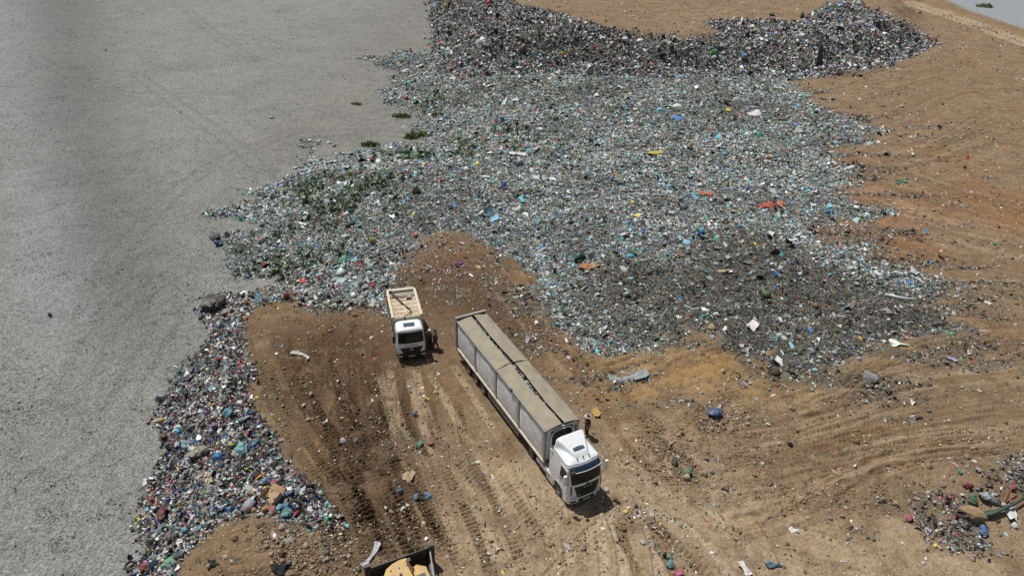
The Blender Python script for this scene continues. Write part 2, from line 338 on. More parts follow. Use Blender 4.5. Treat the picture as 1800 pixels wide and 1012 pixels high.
# long sweeping passes on the right and behind, laid between pairs of guide lines
def sweep(A, B, n, **k):
    A = curve(poly(A), 20); B = curve(poly(B), 20)
    for i in range(n):
        t = (i+tr.random())/n; P = A*(1-t)+B*t; a = tr.random()*.5; b = a+.3+tr.random()*.5
        q = P[int(a*19):max(int(min(b,1)*19)+1, int(a*19)+4)]
        if len(q) < 3: continue
        q = q+np.cumsum(np.random.default_rng(i).normal(0, .12, q.shape), 0)
        track(q, w=k.get('w',.5)*tr.uniform(.4,1.1), depth=k.get('depth',.08)*tr.uniform(.1,.5)*tr.choice([1,1,-1]), color=tr.choice([tan, warm, S(118,95,70), S(128,106,82)]), cw=k.get('cw',.35), cleat=k.get('cleat',0)*tr.choice([0,1]), pitch=.35)
sweep([(1200,880),(1400,840),(1600,800),(1850,770)], [(1330,690),(1480,650),(1640,590),(1850,560)], 90, cleat=.03)
sweep([(1250,960),(1400,920),(1560,830),(1800,800)], [(1280,820),(1450,790),(1620,760),(1850,740)], 44)
sweep([(1400,410),(1500,440),(1650,480),(1850,520)], [(1480,260),(1560,280),(1680,320),(1850,360)], 80, w=.7, depth=.10)
sweep([(1430,190),(1560,160),(1680,130),(1820,130)], [(1500,260),(1600,240),(1700,180),(1850,160)], 40, w=.8, depth=.10)
sweep([(1500,280),(1650,240),(1750,190),(1850,200)], [(1560,310),(1650,290),(1760,260),(1850,290)], 40, w=.8, depth=.10)
sweep([(1400,150),(1520,125),(1640,100),(1700,60)], [(1440,190),(1560,160),(1680,130),(1800,110)], 26, w=.8, depth=.10)
sweep([(920,430),(980,520),(1040,600),(1100,680)], [(800,450),(900,560),(1000,660),(1080,760)], 22, w=.45, depth=.09)
sweep([(960,640),(1100,600),(1180,560),(1230,560)], [(1080,700),(1180,660),(1300,640),(1360,650)], 22, w=.45, depth=.10)
sweep([(900,20),(1050,30),(1200,20),(1400,2)], [(950,2),(1100,5),(1250,0),(1400,-6)], 12, w=1.2, depth=.15)
mixc(.5*np.exp(-((GX-90)/60)**2)*sst(70,120,GY)*soil, S(140,116,90))
for px,cc,w_,d_ in [([(1040,650),(1110,628),(1170,590),(1215,570),(1255,590),(1275,625),(1330,650),(1375,690)],ochre,1.3,.42),([(1385,690),(1460,672),(1540,632),(1640,600),(1740,585)],S(158,134,100),1.3,.35),([(880,450),(925,500),(965,560),(1010,610),(1070,645)],S(160,128,88),.9,.30),([(1130,700),(1180,670),(1260,650)],ochre,.9,.25),([(455,600),(470,700),(520,800),(560,880)],S(146,122,94),1.0,.22),([(1390,840),(1480,815),(1600,800),(1720,790)],S(150,126,96),.8,.2)]:
    Pw = curve(poly(px), 30); Pw = Pw+np.random.default_rng(len(px)).normal(0, .22, Pw.shape)
    track(Pw, w=w_*1.5, depth=-d_*.26, color=cc, cw=.45)
    track(Pw+.5, w=w_*.7, depth=-d_*.16, color=cc, cw=.3)
# lumpy soil relief
rough_s = soil*(.5+.9*sst(-.2,.5,n1)+blob(1200,760,3.5)+blob(450,980,4,6)+.7*blob(760,480,5,6))
GZ += rough_s*(.09*n2+.07*n3+.06*np.abs(fbm(GX*4.3,GY*4.3,3)))
# pushed-up crests that bound the ruts on the right, a fan of windrows
n4 = fbm(GX*.9+30, GY*1.4+11, 5, .7); C *= (1+.24*n3*soil+.22*n2*soil)[...,None]; mixc((1-roadm)*soil*.40*sst(.12,.5,n4), S(104,82,60)); mixc(soil*.30*sst(.15,.5,-n4), S(170,150,120))
ee_ = sdf(P_FIELD, GX, GY); mixc(.75*soil*(GX > -2)*np.exp(np.clip(ee_,-40,0)/5.0)*sst(.0,.45,fbm(GX*.11+4,GY*.55+2,4)+.12), S(98,90,78)); mixc(.45*soil*M['fringe']*sst(-.2,.3,n2), S(92,76,58))
# gravel colour: coarser bluish strip along the far-left bank, brown-grey elsewhere
a_ = GX+.62*GY+2+3*n1
gc = np.zeros_like(C); gc[:] = S(140,140,135)
def gm(w, c):
    global gc
    w = np.clip(w,0,1)[...,None]; gc = gc*(1-w)+c*w
dl,_,_ = pdist(poly([(30,-20),(45,60),(62,180),(85,300),(120,450),(120,620)]), GX, GY); dd,_,_ = pdist(poly([(105,-20),(118,100),(135,220),(180,340),(215,470),(240,640)]), GX, GY)
fw_ = sst(38, 60, GY)
gm(.5*fw_*np.exp(-((dl+1.8*n1+.8*n2)/(2.5+.035*GY))**4), S(152,156,160)); gm(.8*sst(30,60,GY)*np.exp(-((dd+2.0*n1)/(2.5+.045*GY))**2), S(110,111,108)); gm(.5*sst(60,30,GY)*sst(-14,-22,GX), S(134,135,131))
gm(.40*sst(.0,.5,n1), S(126,126,121)); gm(.35*sst(60,100,GY)*sst(-60,-30,GX), S(124,120,108))
for px_ in [[(330,20),(420,90),(560,130),(700,140)],[(60,100),(160,150),(300,170),(460,150)],[(150,40),(260,60),(420,40)],[(240,130),(420,260),(480,340)],[(150,560),(230,420),(360,300),(520,230)],[(120,700),(200,560),(330,470),(420,470)],[(60,850),(170,780),(250,640),(300,560)],[(560,190),(640,215),(700,205)],[(520,240),(640,232),(720,238)],[(420,60),(600,90),(740,60)]]:
    P__ = curve(poly(px_), 12); e_,s_,_ = pdist(P__, GX, GY); e_ = e_+.25*n2
    for o_ in (-1.1,1.1): q_ = np.exp(-((e_*s_-o_)/.38)**2)*gmask*sst(-.5,.2,n2+.15); gm(.28*q_, S(104,102,96)); GZ -= .05*q_*(1-litt)
gc *= (1+.14*n2+.16*n3)[...,None]
wv = gmask*(1-litt); rip = fbm(GX*.10+.4*n1, GY*.42+1.5*n1, 4); GZ += wv*(.07*n2+.05*n3+.09*rip+.10*np.maximum(0,.22-np.abs(rip))*sst(-.1,.4,n1))
g3 = (gmask)[...,None]; C = C*(1-g3)+gc*g3
f3 = fmask[...,None]; C = C*(1-f3)+(S(150,155,160)*(1+.1*n3[...,None]))*f3
# under the rubbish the soil is grey and fouled
lc = S(108,107,99)*(1+.35*n3+.25*n2)[...,None]; l3 = litt[...,None]*.85; C = C*(1-l3)+lc*l3
lum = C.mean(-1, keepdims=True); C = np.clip(C*.93+lum*.07, .01, .8)
MAT_DIRT = ground_mat('dirt', 7, .42, 1.0, .12)
MAT_GRAV = ground_mat('gravel', 5.5, .26, 1.0, .07, vor=9)
ids = np.arange(NX*NY).reshape(NX, NY)
Q = np.stack([ids[:-1,:-1], ids[1:,:-1], ids[1:,1:], ids[:-1,1:]], -1).reshape(-1,4)
Vg = np.stack([GX, GY, GZ], -1).reshape(-1,3); Cg = C.reshape(-1,3)
gf = (np.maximum(gmask*(1-litt), fmask)[:-1,:-1] > .5).reshape(-1)
def sub(sel, name, m, label):
    q = Q[sel]; used = np.zeros(NX*NY, bool); used[q.ravel()] = True; re = np.cumsum(used)-1
    o = np_mesh(name, Vg[used], re[q], Cg[used], m, quads=True, smooth=True); tag(o, label, 'ground', None, 'structure')
sub(gf, 'gravel_ground', MAT_GRAV, 'grey gravel yard spread beside the rubbish tip')
sub(~gf, 'dirt_ground', MAT_DIRT, 'brown churned soil of the landfill pad with vehicle ruts')

# ------------------------------------------------------------------ rubbish, laid piece by piece (uncountable: stuff)
def variants():
    r = np.random.default_rng(21); out = []
    tri = []
    for i in range(2):
        for j in range(2):
            a = i*3+j; tri += [(a,a+3,a+4),(a,a+4,a+1)]
    for k in range(7):                                   # crumpled sheets
        g = np.array([(i-1,j-1,0) for i in range(3) for j in range(3)], float)*.5
        g += r.normal(0, .16, g.shape)*[1,1,1.5]; out.append(('sheet', g, np.array(tri)))
    t = (1+5**.5)/2
    iv = np.array([(-1,t,0),(1,t,0),(-1,-t,0),(1,-t,0),(0,-1,t),(0,1,t),(0,-1,-t),(0,1,-t),(t,0,-1),(t,0,1),(-t,0,-1),(-t,0,1)])/1.9
    it = np.array([(0,11,5),(0,5,1),(0,1,7),(0,7,10),(0,10,11),(1,5,9),(5,11,4),(11,10,2),(10,7,6),(7,1,8),(3,9,4),(3,4,2),(3,2,6),(3,6,8),(3,8,9),(4,9,5),(2,4,11),(6,2,10),(8,6,7),(9,8,1)])
    for k in range(6):                                   # lumps: small bags, bottles, clods
        g = iv*.5*[1, .6+.4*r.random(), .55+.3*r.random()]+r.normal(0,.09,iv.shape); out.append(('lump', g, it))
    for k in range(4):                                   # strips of film, hoses, sticks
        c = np.cumsum(r.normal(0,.25,4)); x = np.linspace(-1,1,4)
        g = np.array([(x[i], c[i]*.5+s_*.09, abs(c[i])*.35+r.normal(0,.04)) for i in range(4) for s_ in (-1,1)])
        out.append(('strip', g, np.array([(2*i+a_,2*i+b_,2*i+c_) for i in range(3) for a_,b_,c_ in ((0,2,3),(0,3,1))])))
    for k in range(2):                                   # cartons, trays, blocks
        b = np.array([(x,y,z) for z in (-.25,.25) for y in (-.35,.35) for x in (-.5,.5)])+r.normal(0,.03,(8,3))
        out.append(('box', b, np.array([(0,2,3),(0,3,1),(4,5,7),(4,7,6),(0,1,5),(0,5,4),(2,6,7),(2,7,3),(0,4,6),(0,6,2),(1,3,7),(1,7,5)])))
    return out
VAR = variants()
def rubbish(x, y, size, col, probs, lift=.25, tilt=.55, r=RNG):
    """geometry of many pieces: returns V, T, C"""
    n = len(x); z = HZ(x, y)+size*lift*r.random(n)
    kinds = ['sheet','lump','strip','box']; p = np.array([probs.get(k,0)/sum(1 for v in VAR if v[0]==k) for k,_,_ in VAR]); p /= p.sum()
    pick = r.choice(len(VAR), n, p=p); VV=[]; TT=[]; CC=[]; base = 0
    for i,(k,g,t) in enumerate(VAR):
        s = np.nonzero(pick == i)[0]
        if not len(s): continue
        m = len(s); a = r.random(m)*2*PI; b = r.normal(0, tilt, m); c = r.normal(0, tilt, m)
        ca,sa,cb,sb,cc,sc = np.cos(a),np.sin(a),np.cos(b),np.sin(b),np.cos(c),np.sin(c)
        Rz = np.zeros((m,3,3)); Rz[:,0,0]=ca; Rz[:,0,1]=-sa; Rz[:,1,0]=sa; Rz[:,1,1]=ca; Rz[:,2,2]=1
        Rx = np.zeros((m,3,3)); Rx[:,0,0]=1; Rx[:,1,1]=cb; Rx[:,1,2]=-sb; Rx[:,2,1]=sb; Rx[:,2,2]=cb
        Ry = np.zeros((m,3,3)); Ry[:,1,1]=1; Ry[:,0,0]=cc; Ry[:,0,2]=sc; Ry[:,2,0]=-sc; Ry[:,2,2]=cc
        A = Rz@Rx@Ry; sc3 = size[s][:,None]*r.uniform(.65,1.35,(m,3))
        P = np.einsum('mij,mkj->mki', A, g[None]*sc3[:,None,:]); P[...,0]+=x[s][:,None]; P[...,1]+=y[s][:,None]; P[...,2]+=z[s][:,None]
        cv = col[s][:,None,:]*np.ones((1,len(g),1))
        VV.append(P.reshape(-1,3)); CC.append(cv.reshape(-1,3)); TT.append((t[None]+(np.arange(m)*len(g))[:,None,None]+base).reshape(-1,3)); base += m*len(g)
    return np.concatenate(VV), np.concatenate(TT), np.concatenate(CC)
def PAL(rows):
    c = np.array([S(*q[:3]) for q in rows]); w = np.array([q[3] for q in rows], float); return c, w/w.sum()
def paint(pal, n, r=RNG, var=.3, bright=1.0):
    c, w = pal; k = r.choice(len(c), n, p=w); return np.clip(c[k]*bright*np.exp(r.normal(0, var, (n,1)))*np.exp(r.normal(0,.06,(n,3))), .012, .72)
PF = PAL([(178,183,181,30),(210,214,212,14),(150,162,162,24),(112,116,108,20),(76,78,72,12),(48,50,48,5),(120,110,90,7),(146,130,104,4),(120,172,192,8),(85,170,182,4.5),(45,105,175,2.4),(60,155,125,2.4),(200,62,68,.9),(215,110,62,.7),(215,185,65,.9),(150,110,150,.4),(72,90,58,4)])
PDK = PAL([(150,154,148,11),(190,192,188,5),(98,98,90,22),(66,66,60,28),(44,44,40,20),(112,100,82,10),(90,130,140,1.6),(50,100,150,1),(70,140,115,.8),(180,70,85,.6),(200,170,80,.5)])
PS = PAL([(200,202,198,28),(222,223,220,10),(150,155,155,24),(100,98,92,22),(58,56,54,20),(34,34,34,12),(140,122,98,14),(110,175,190,4.5),(50,120,185,3.5),(35,70,150,2),(70,160,130,1.6),(200,60,90,2.4),(215,120,150,1.6),(170,45,50,1.4),(225,190,60,1.4),(215,120,60,1),(130,90,160,1)])
PB = PAL([(176,180,180,26),(208,210,208,14),(120,121,118,20),(72,71,68,18),(42,42,42,11),(112,98,82,9),(95,140,165,2.5),(50,105,170,1.6),(70,140,115,1.3),(190,60,80,1.2),(205,110,70,.8),(205,180,80,.8),(120,90,140,.8)])
PD = PAL([(200,200,192,26),(165,165,155,18),(110,104,92,20),(70,64,54,16),(225,225,220,8),(100,160,175,2),(60,110,165,1.6),(70,150,120,1),(190,70,70,1.4),(210,180,80,1.2)])
PDM = PAL([(170,172,166,22),(120,118,110,22),(74,72,64,20),(46,44,40,10),(112,92,68,18),(205,206,200,7),(110,150,165,2.5),(60,110,165,1),(190,70,80,1),(70,150,120,1)])
ML = bpy.data.materials.new('litter'); ML.use_nodes = True
_b = ML.node_tree.nodes['Principled BSDF']; _a = ML.node_tree.nodes.new('ShaderNodeAttribute'); _a.attribute_name = 'col'
ML.node_tree.links.new(_a.outputs['Color'], _b.inputs['Base Color']); _b.inputs['Roughness'].default_value = .55; _b.inputs['Specular IOR Level'].default_value = .4
_a2 = ML.node_tree.nodes.new('ShaderNodeNewGeometry'); _n = ML.node_tree.nodes.new('ShaderNodeTexNoise'); _n.inputs['Scale'].default_value = 14; ML.node_tree.links.new(_a2.outputs['Position'], _n.inputs['Vector'])
_bp = ML.node_tree.nodes.new('ShaderNodeBump'); _bp.inputs['Strength'].default_value = .8; _bp.inputs['Distance'].default_value = .05; ML.node_tree.links.new(_n.outputs['Fac'], _bp.inputs['Height']); ML.node_tree.links.new(_bp.outputs[0], _b.inputs['Normal'])
MS = mat('earth_clod', (.2,.15,.1), .95, spec=.1); 
def sample(P, dens, key=None, pad=1.5, gamma=1.7, r=RNG, ref=50., keep=None):
    """random points inside polygon P; dens per square metre at REF m, thinning out with distance"""
    P = np.asarray(P); x0,y0 = P.min(0)-pad; x1,y1 = P.max(0)+pad
    y1 = min(y1, 270); out = []
    yy = np.arange(y0, y1, 4.0)
    for ya in yy:
        yb = min(ya+4.0, y1); d = dens*min(1.3, (ref/max((ya+yb)/2+12, 20))**gamma)
        n = int(d*(x1-x0)*(yb-ya))
        x = r.uniform(x0,x1,n); y = r.uniform(ya,yb,n)
        s = np.abs(x) < .86*(y+20); x, y = x[s], y[s]
        if len(x):
            k = masks(x, y)[key] if key else sst(-pad*.4, pad*.4, sdf(P, x, y))
            if keep is not None: k = k*keep(x, y)
            s = r.random(len(x)) < k; out.append(np.c_[x[s], y[s]])
    return np.concatenate(out)
def lay(name, label, batches, m=ML):
    V=[];T=[];Cc=[];b=0
    for v,t,c in batches: V.append(v); T.append(t+b); Cc.append(c); b += len(v)
    o = np_mesh(name, np.concatenate(V), np.concatenate(T), np.concatenate(Cc), m)
    tag(o, label, 'rubbish', None, 'stuff'); return o
def szs(n, y, a, sd=.45, lo=.05, hi=.9, r=RNG): return np.clip(a*np.exp(r.normal(0,sd,n))*(1+np.clip(y-45,0,200)/170), lo, hi*(1+np.clip(y-45,0,200)/140))
dkc = hit([(1440,560)])[0]
def darkw(x, y):     # the shredded, dark end of the field
    return sst(-.30,.25, np.exp(-(((x-dkc[0]+(y-dkc[1])*.2)/17)**2+((y-dkc[1]+2)/15)**2))-.30+.35*fbm(x*.12,y*.12,3))
wdc = hit([(600,350),(860,250),(790,170),(540,330),(640,300),(760,270),(480,460)])
def weedw(x, y): return sum(np.exp(-(((x-c[0])/7)**2+((y-c[1])/5)**2)) for c in wdc)*sst(.05,.3,fbm(x*.3,y*.3,3)+.1)
# field
p = sample(P_FIELD, 170, 'field'); dw = darkw(p[:,0], p[:,1]); isd = RNG.random(len(p)) < dw; B = []
patch = 1+.55*fbm(p[:,0]*.12, p[:,1]*.16, 4)+.55*fbm(p[:,0]*.6, p[:,1]*.9, 3)+.3*fbm(p[:,0]*2.2, p[:,1]*2.2, 2)
cF = paint(PF, len(p), var=.22)*patch[:,None]*1.14; cD = paint(PDK, len(p))*patch[:,None]*.86; cF[isd] = cD[isd]
ww = RNG.random(len(p)) < .16*weedw(p[:,0], p[:,1]); cF[ww] = S(70,92,55)*np.exp(RNG.normal(0,.3,(ww.sum(),1)))
near = .115+.0*p[:,0]; sz = szs(len(p), p[:,1], .105); sz[isd] *= .8
B.append(rubbish(p[:,0], p[:,1], sz, np.clip(cF,.012,.7), dict(sheet=.72,lump=.11,strip=.15,box=.02), tilt=.38, lift=.3))
p2 = sample(P_FIELD, 2.2, 'field'); B.append(rubbish(p2[:,0], p2[:,1], szs(len(p2), p2[:,1], .30), paint(PF, len(p2), bright=1.15), dict(sheet=.6,lump=.3,strip=.1,box=.03), lift=.3))
NF = len(p)
lay('garbage_field', 'wide flat carpet of mixed grey and white rubbish between gravel and soil', B)
# upper bank
p = sample(P_BERM, 120, 'berm', gamma=1.5); patch = 1+.35*fbm(p[:,0]*.2, p[:,1]*.2, 4)
B = [rubbish(p[:,0], p[:,1], szs(len(p), p[:,1], .14), np.clip(paint(PB, len(p), bright=1.1)*patch[:,None]*(1+.35*sst(5,60,p[:,0]))[:,None],.01,.7), dict(sheet=.55,lump=.28,strip=.1,box=.05), lift=.6, tilt=.8)]
p2 = sample(P_BERM, 3.0, 'berm', gamma=1.5); B.append(rubbish(p2[:,0], p2[:,1], szs(len(p2), p2[:,1], .26), paint(PB, len(p2), bright=1.2), dict(sheet=.4,lump=.6), lift=.9, tilt=.8))
lay('garbage_bank', 'raised bank of dark tipped rubbish across the far side', B)
# slope at the left
p = sample(P_SLOPE, 130, 'slope', gamma=1); B = [rubbish(p[:,0], p[:,1], szs(len(p), p[:,1], .115), paint(PS, len(p), var=.35, bright=1.0), dict(sheet=.66,lump=.13,strip=.17,box=.04), lift=.5, tilt=.7)]
p2 = sample(P_SLOPE, 10, 'slope', gamma=1); B.append(rubbish(p2[:,0], p2[:,1], szs(len(p2), p2[:,1], .20, .35), paint(PS, len(p2)), dict(sheet=.72,lump=.2,box=.05,strip=.05), lift=.5, tilt=.7))
# mixed, more colourful tip just above the dirt pad
P_TIP = poly([(440,545),(500,470),(620,440),(720,430),(700,470),(684,548),(600,548),(540,540)])
p3 = sample(P_TIP, 16, None, gamma=1); B.append(rubbish(p3[:,0], p3[:,1], szs(len(p3), p3[:,1], .2, .4), paint(PS, len(p3)), dict(sheet=.45,lump=.45,strip=.07,box=.03), lift=.5, tilt=.7))
lay('garbage_slope', 'colourful rubbish slope spilling from the dirt pad onto gravel', B)
p = sample(P_DUMP, 44, 'dump', gamma=1); cdp = paint(PB, len(p)); wc = hit([(1710,880)])[0]; wh = RNG.random(len(p)) < .6*np.exp(-(((p[:,0]-wc[0])/2.4)**2+((p[:,1]-wc[1])/1.6)**2)); cdp[wh] = paint(PS, wh.sum(), bright=1.2)
lay('garbage_heap', 'small dark rubbish heap in the lower right corner', [rubbish(p[:,0], p[:,1], szs(len(p), p[:,1], .13), cdp, dict(sheet=.45,lump=.2,strip=.32,box=.03), lift=.7, tilt=.8)])
# bits trodden into the soil, and clods
ALL = unp(*np.array([(-200,1100),(2000,1100),(2050,-30),(745,-30),(300,560)]).T, z=0)
def onsoil(x, y):
    m = masks(x, y); return np.clip(1.1-m['field']-m['berm']-m['slope'], 0, 1)*sst(-.8,-1.6,sdf(GRAVEL, x, y))*(sdf(P_FARG,x,y) < -1)
cl = [(745,470,5,3,1),(1000,560,5,6,.8),(1100,660,3,1.2,.5),(960,620,3,2,.8),(1210,820,1.6,1.2,1),(1130,915,1.5,1.4,1),(1170,985,1.8,1.2,.6),(730,640,1.5,1.5,.4),(800,760,2,3,.3),(700,790,1.5,1,.6),(560,930,2.5,1.2,1),(1265,735,1.6,1.6,1),(1400,290,9,5,.35),(1600,360,14,3,.5),(1500,440,6,2,.6),(1540,400,6,2,.5),(1660,560,4,2,.6),(1540,690,5,.9,.6),(1480,560,3,3,.3),(720,690,2,.8,.5),(880,870,2,1.5,.25),(1440,930,3,.7,.3),(1700,250,8,4,.4),(1350,50,10,3,.4),(1620,140,5,3,.4)]
CLP = hit([c[:2] for c in cl])
def litd(x, y):
    k = .06+.20*sst(.0,.5,fbm(x*.35+9,y*.35,4))+.35*sst(.10,.5,fbm(x*.10+4,y*.5+2,4))*sst(60,80,y)
    for c,q in zip(cl, CLP): k = k+c[4]*np.exp(-(((x-q[0])/c[2])**2+((y-q[1])/c[3])**2))*sst(-.25,.3,fbm(x*.9,y*.9+3,3)+.05)
    k = k+.9*masks(x,y)['fringe']*sst(-.3,.4,fbm(x*.6,y*.6,3))
    e = np.maximum(sdf(P_FIELD,x,y), sdf(P_BERM,x,y)); k = k+.45*np.exp(np.clip(e,-20,0)/1.6)*sst(-.2,.4,fbm(x*.5,y*.5+7,3))
    return np.clip(k, 0, 1)
p = sample(ALL, 42, None, gamma=1.5, keep=lambda x,y: onsoil(x,y)*litd(x,y))
B = [rubbish(p[:,0], p[:,1], szs(len(p), p[:,1], .070, .5, .03, .4), paint(PD, len(p)), dict(sheet=.6,lump=.22,strip=.15,box=.03), lift=.25, tilt=.4)]
p = sample(ALL, .7, None, gamma=1.4, keep=lambda x,y: onsoil(x,y)*(litd(x,y)+.1)); B.append(rubbish(p[:,0], p[:,1], szs(len(p), p[:,1], .20, .35), paint(PD, len(p)), dict(sheet=.7,lump=.25,strip=.05), lift=.2, tilt=.35))
p = sample(P_FRINGE, 26, 'fringe', gamma=1, keep=lambda x,y: onsoil(x,y)*(.25+.75*sst(-.15,.25,fbm(x*.35,y*.35,4)+.12*sst(48,56,y)))); B.append(rubbish(p[:,0], p[:,1], szs(len(p), p[:,1], .10, .5), paint(PDM, len(p)), dict(sheet=.55,lump=.3,strip=.15), lift=.3, tilt=.5))
def edgew(x, y): e = sdf(P_FIELD,x,y); return onsoil(x,y)*np.exp(np.clip(e,-40,0)/5.0)*sst(.0,.45,fbm(x*.11+4,y*.55+2,4)+.12)
x0_,y0_ = P_FIELD.min(0)-12; x1_,y1_ = P_FIELD.max(0)+14
p = sample([(0,40),(x1_,30),(x1_,y1_),(0,y1_)], 62, None, gamma=1.5, keep=edgew); B.append(rubbish(p[:,0], p[:,1], szs(len(p), p[:,1], .13, .5), paint(PDM, len(p)), dict(sheet=.6,lump=.25,strip=.15), lift=.3, tilt=.5))
lay('scattered_litter', 'scraps of paper and plastic trodden into the brown soil', B)
PC = PAL([(158,136,106,38),(136,112,84,30),(104,84,62,8),(180,160,130,16),(150,142,128,10)])
cz = [(530,980,3.2,2.2,1),(1190,790,2.6,2.6,.8),(1290,700,1.2,2.2,.9),(1640,780,5,1.2,.6),(1330,840,1,1,.6),(450,700,1,3,.6),(1490,870,5,.8,.6),(1500,650,6,1,.5),(550,560,5,1,.4),(1240,580,3,1,.6),(450,950,4,2,.5),(1720,50,12,3,.8)]
CZP = hit([c[:2] for c in cz])
def clodd(x, y):
    k = .06+.16*sst(0,.5,fbm(x*.3+3,y*.5,4))
    for c,q in zip(cz, CZP): k = k+c[4]*.8*np.exp(-(((x-q[0])/c[2])**2+((y-q[1])/c[3])**2))
    return np.clip(k,0,1)
p = sample(ALL, 130, None, gamma=1.7, keep=lambda x,y: onsoil(x,y)*clodd(x,y))
o = lay('soil_clods', 'crumbs and clods of brown earth strewn over the dirt', [rubbish(p[:,0], p[:,1], szs(len(p), p[:,1], .075, .5, .03, .4), paint(PC, len(p), var=.15), dict(lump=1), lift=.15, tilt=.5)]); o['category'] = 'soil'
# gravel: coarse stones that catch the light
def ongr(x, y): m = masks(x,y); return np.clip(1-m['field']-m['slope']-m['berm'],0,1)*sst(-.2,.4,sdf(GRAVEL,x,y))*(.55+.45*sst(-.2,.3,fbm(x*.5,y*.5,3)))
GP = GRAVEL.copy(); p = sample(GP, 13, None, gamma=1.9, keep=ongr); PG = PAL([(150,150,144,30),(122,122,116,30),(88,89,85,24),(176,176,168,10)])
o = lay('gravel', 'loose grey stones of the gravel yard', [rubbish(p[:,0], p[:,1], szs(len(p), p[:,1], .085, .3, .04, .3), paint(PG, len(p), var=.12), dict(lump=1), lift=.1, tilt=.5)]); o['category'] = 'gravel'
# weeds growing through the rubbish
p = sample(P_FIELD, 7, 'field', keep=weedw, gamma=1.2); n = len(p)*5; q = np.repeat(p,5,0)+RNG.normal(0,.16,(n,2))
o = lay('weeds', 'patches of dark green weeds growing through the rubbish field', [rubbish(q[:,0], q[:,1], szs(n, q[:,1], .16), np.clip(S(88,108,66)*np.exp(RNG.normal(0,.3,(n,1))),.01,.4), dict(strip=.6,sheet=.4), lift=1.6, tilt=1.0)]); o['category'] = 'weeds'

# ------------------------------------------------------------------ vehicle materials
M_WHITE = mat('white_paint', (.62,.62,.60), .38, dirt=(.36,.31,.24), dirtamt=.35, noise=.08, scale=4, coat=.3)
M_WHITE2 = mat('white_cab_paint', (.70,.72,.73), .32, dirt=(.45,.42,.36), dirtamt=.15, coat=.4)
M_PANEL = mat('grey_trailer_panel', (.80,.80,.81), .5, dirt=(.36,.33,.28), dirtamt=.6, noise=.12, scale=1.5)
M_CREAM = mat('cream_paint', (.55,.50,.37), .5, dirt=(.30,.24,.16), dirtamt=.45, noise=.12, scale=5)
M_PLANK = mat('dusty_plank', (.50,.41,.29), .8, dirt=(.26,.18,.11), dirtamt=.8, noise=.25, scale=4)
M_SEAM = mat('seam', (.16,.12,.08), .9)
M_RAIL = mat('cream_rail', (.60,.54,.43), .5, dirt=(.32,.26,.2), dirtamt=.4, noise=.12, scale=5)
M_TARP = mat('khaki_tarpaulin', (.225,.208,.158), .8, dirt=(.31,.235,.14), dirtamt=.75, noise=.20, scale=1.3, bump=.45, bscale=2.2)
M_GLASS = mat('dark_glass', (.010,.012,.012), .10, spec=.35, noise=.2, scale=2)
M_HATCH = mat('hatch_glass', (.05,.08,.11), .15, spec=.6)
M_BLACK = mat('black_plastic', (.016,.016,.016), .55)
M_DARK = mat('dark_steel', (.05,.048,.045), .6, noise=.3, scale=6)
M_GREY = mat('grey_steel', (.30,.30,.29), .5, noise=.25, scale=5, dirt=(.25,.2,.15), dirtamt=.6)
M_TYRE = mat('tyre_rubber', (.028,.026,.024), .9, noise=.3, scale=9, dirt=(.14,.11,.08), dirtamt=.5)
M_RIM = mat('wheel_rim', (.28,.27,.26), .5, dirt=(.16,.12,.09), dirtamt=.8)
M_CHROME = mat('chrome', (.55,.55,.55), .3, metal=.8)
M_LAMP = mat('lamp_lens', (.5,.5,.48), .12, spec=.8)
M_VISOR = mat('tinted_visor', (.015,.03,.05), .2, spec=.5)
M_YEL = mat('yellow_machine_paint', (.46,.29,.07), .5, dirt=(.2,.15,.09), dirtamt=.7, noise=.15, scale=4)
M_RUST = mat('rusty_steel', (.12,.05,.025), .8, noise=.4, scale=8)
M_PLATE = mat('plate', (.45,.45,.42), .5)

def zat(x, y): return hz1(x, y)
def frame_of(x0, y0, yaw):           # forward = (sin yaw, -cos yaw)
    return -(PI/2-yaw)
def loc2w(o, a, b):
    c, s = math.cos(o[2]), math.sin(o[2]); return (o[0]+a*c-b*s, o[1]+a*s+b*c)
def wheel(parent, r=.5, w=.3, name='wheel'):
    e = empty(name, (0,0,0), parent=parent)
    t = MB().lathe([(r*.60,-w*.42),(r*.66,-w*.5),(r*.93,-w*.5),(r,-w*.40),(r,w*.40),(r*.93,w*.5),(r*.66,w*.5),(r*.60,w*.42),(r*.60,-w*.42)], (0,0,0), 32)
    for k in range(32):
        a = 2*PI*k/32; c_, s_ = math.cos(a), math.sin(a)
        for sy in (-.25,.25):
            t.add([(c_*r*.995-s_*d*.03, y, s_*r*.995+c_*d*.03) for d in (-1,1) for y in (w*(sy-.17), w*(sy+.17))]+[(c_*r*1.02-s_*d*.03, y, s_*r*1.02+c_*d*.03) for d in (-1,1) for y in (w*(sy-.17), w*(sy+.17))], [(4,5,7,6),(0,4,6,2),(1,3,7,5),(0,1,5,4),(2,6,7,3)])
    t.build('tyre', M_TYRE, e, smooth=False)
    m = MB()
    for sg in (-1,1):
        m.lathe([(r*.60,sg*w*.36),(r*.56,sg*w*.40),(r*.52,sg*w*.22),(r*.30,sg*w*.12),(r*.26,sg*w*.34),(r*.14,sg*w*.40),(.001,sg*w*.40)], (0,0,0), 24)
        for k in range(8): a = k*PI/4; m.tube([(r*.40*math.cos(a),sg*w*.15,r*.40*math.sin(a)),(r*.40*math.cos(a),sg*w*.26,r*.40*math.sin(a))], .025, 6)
    m.build('rim', M_RIM, e); return e

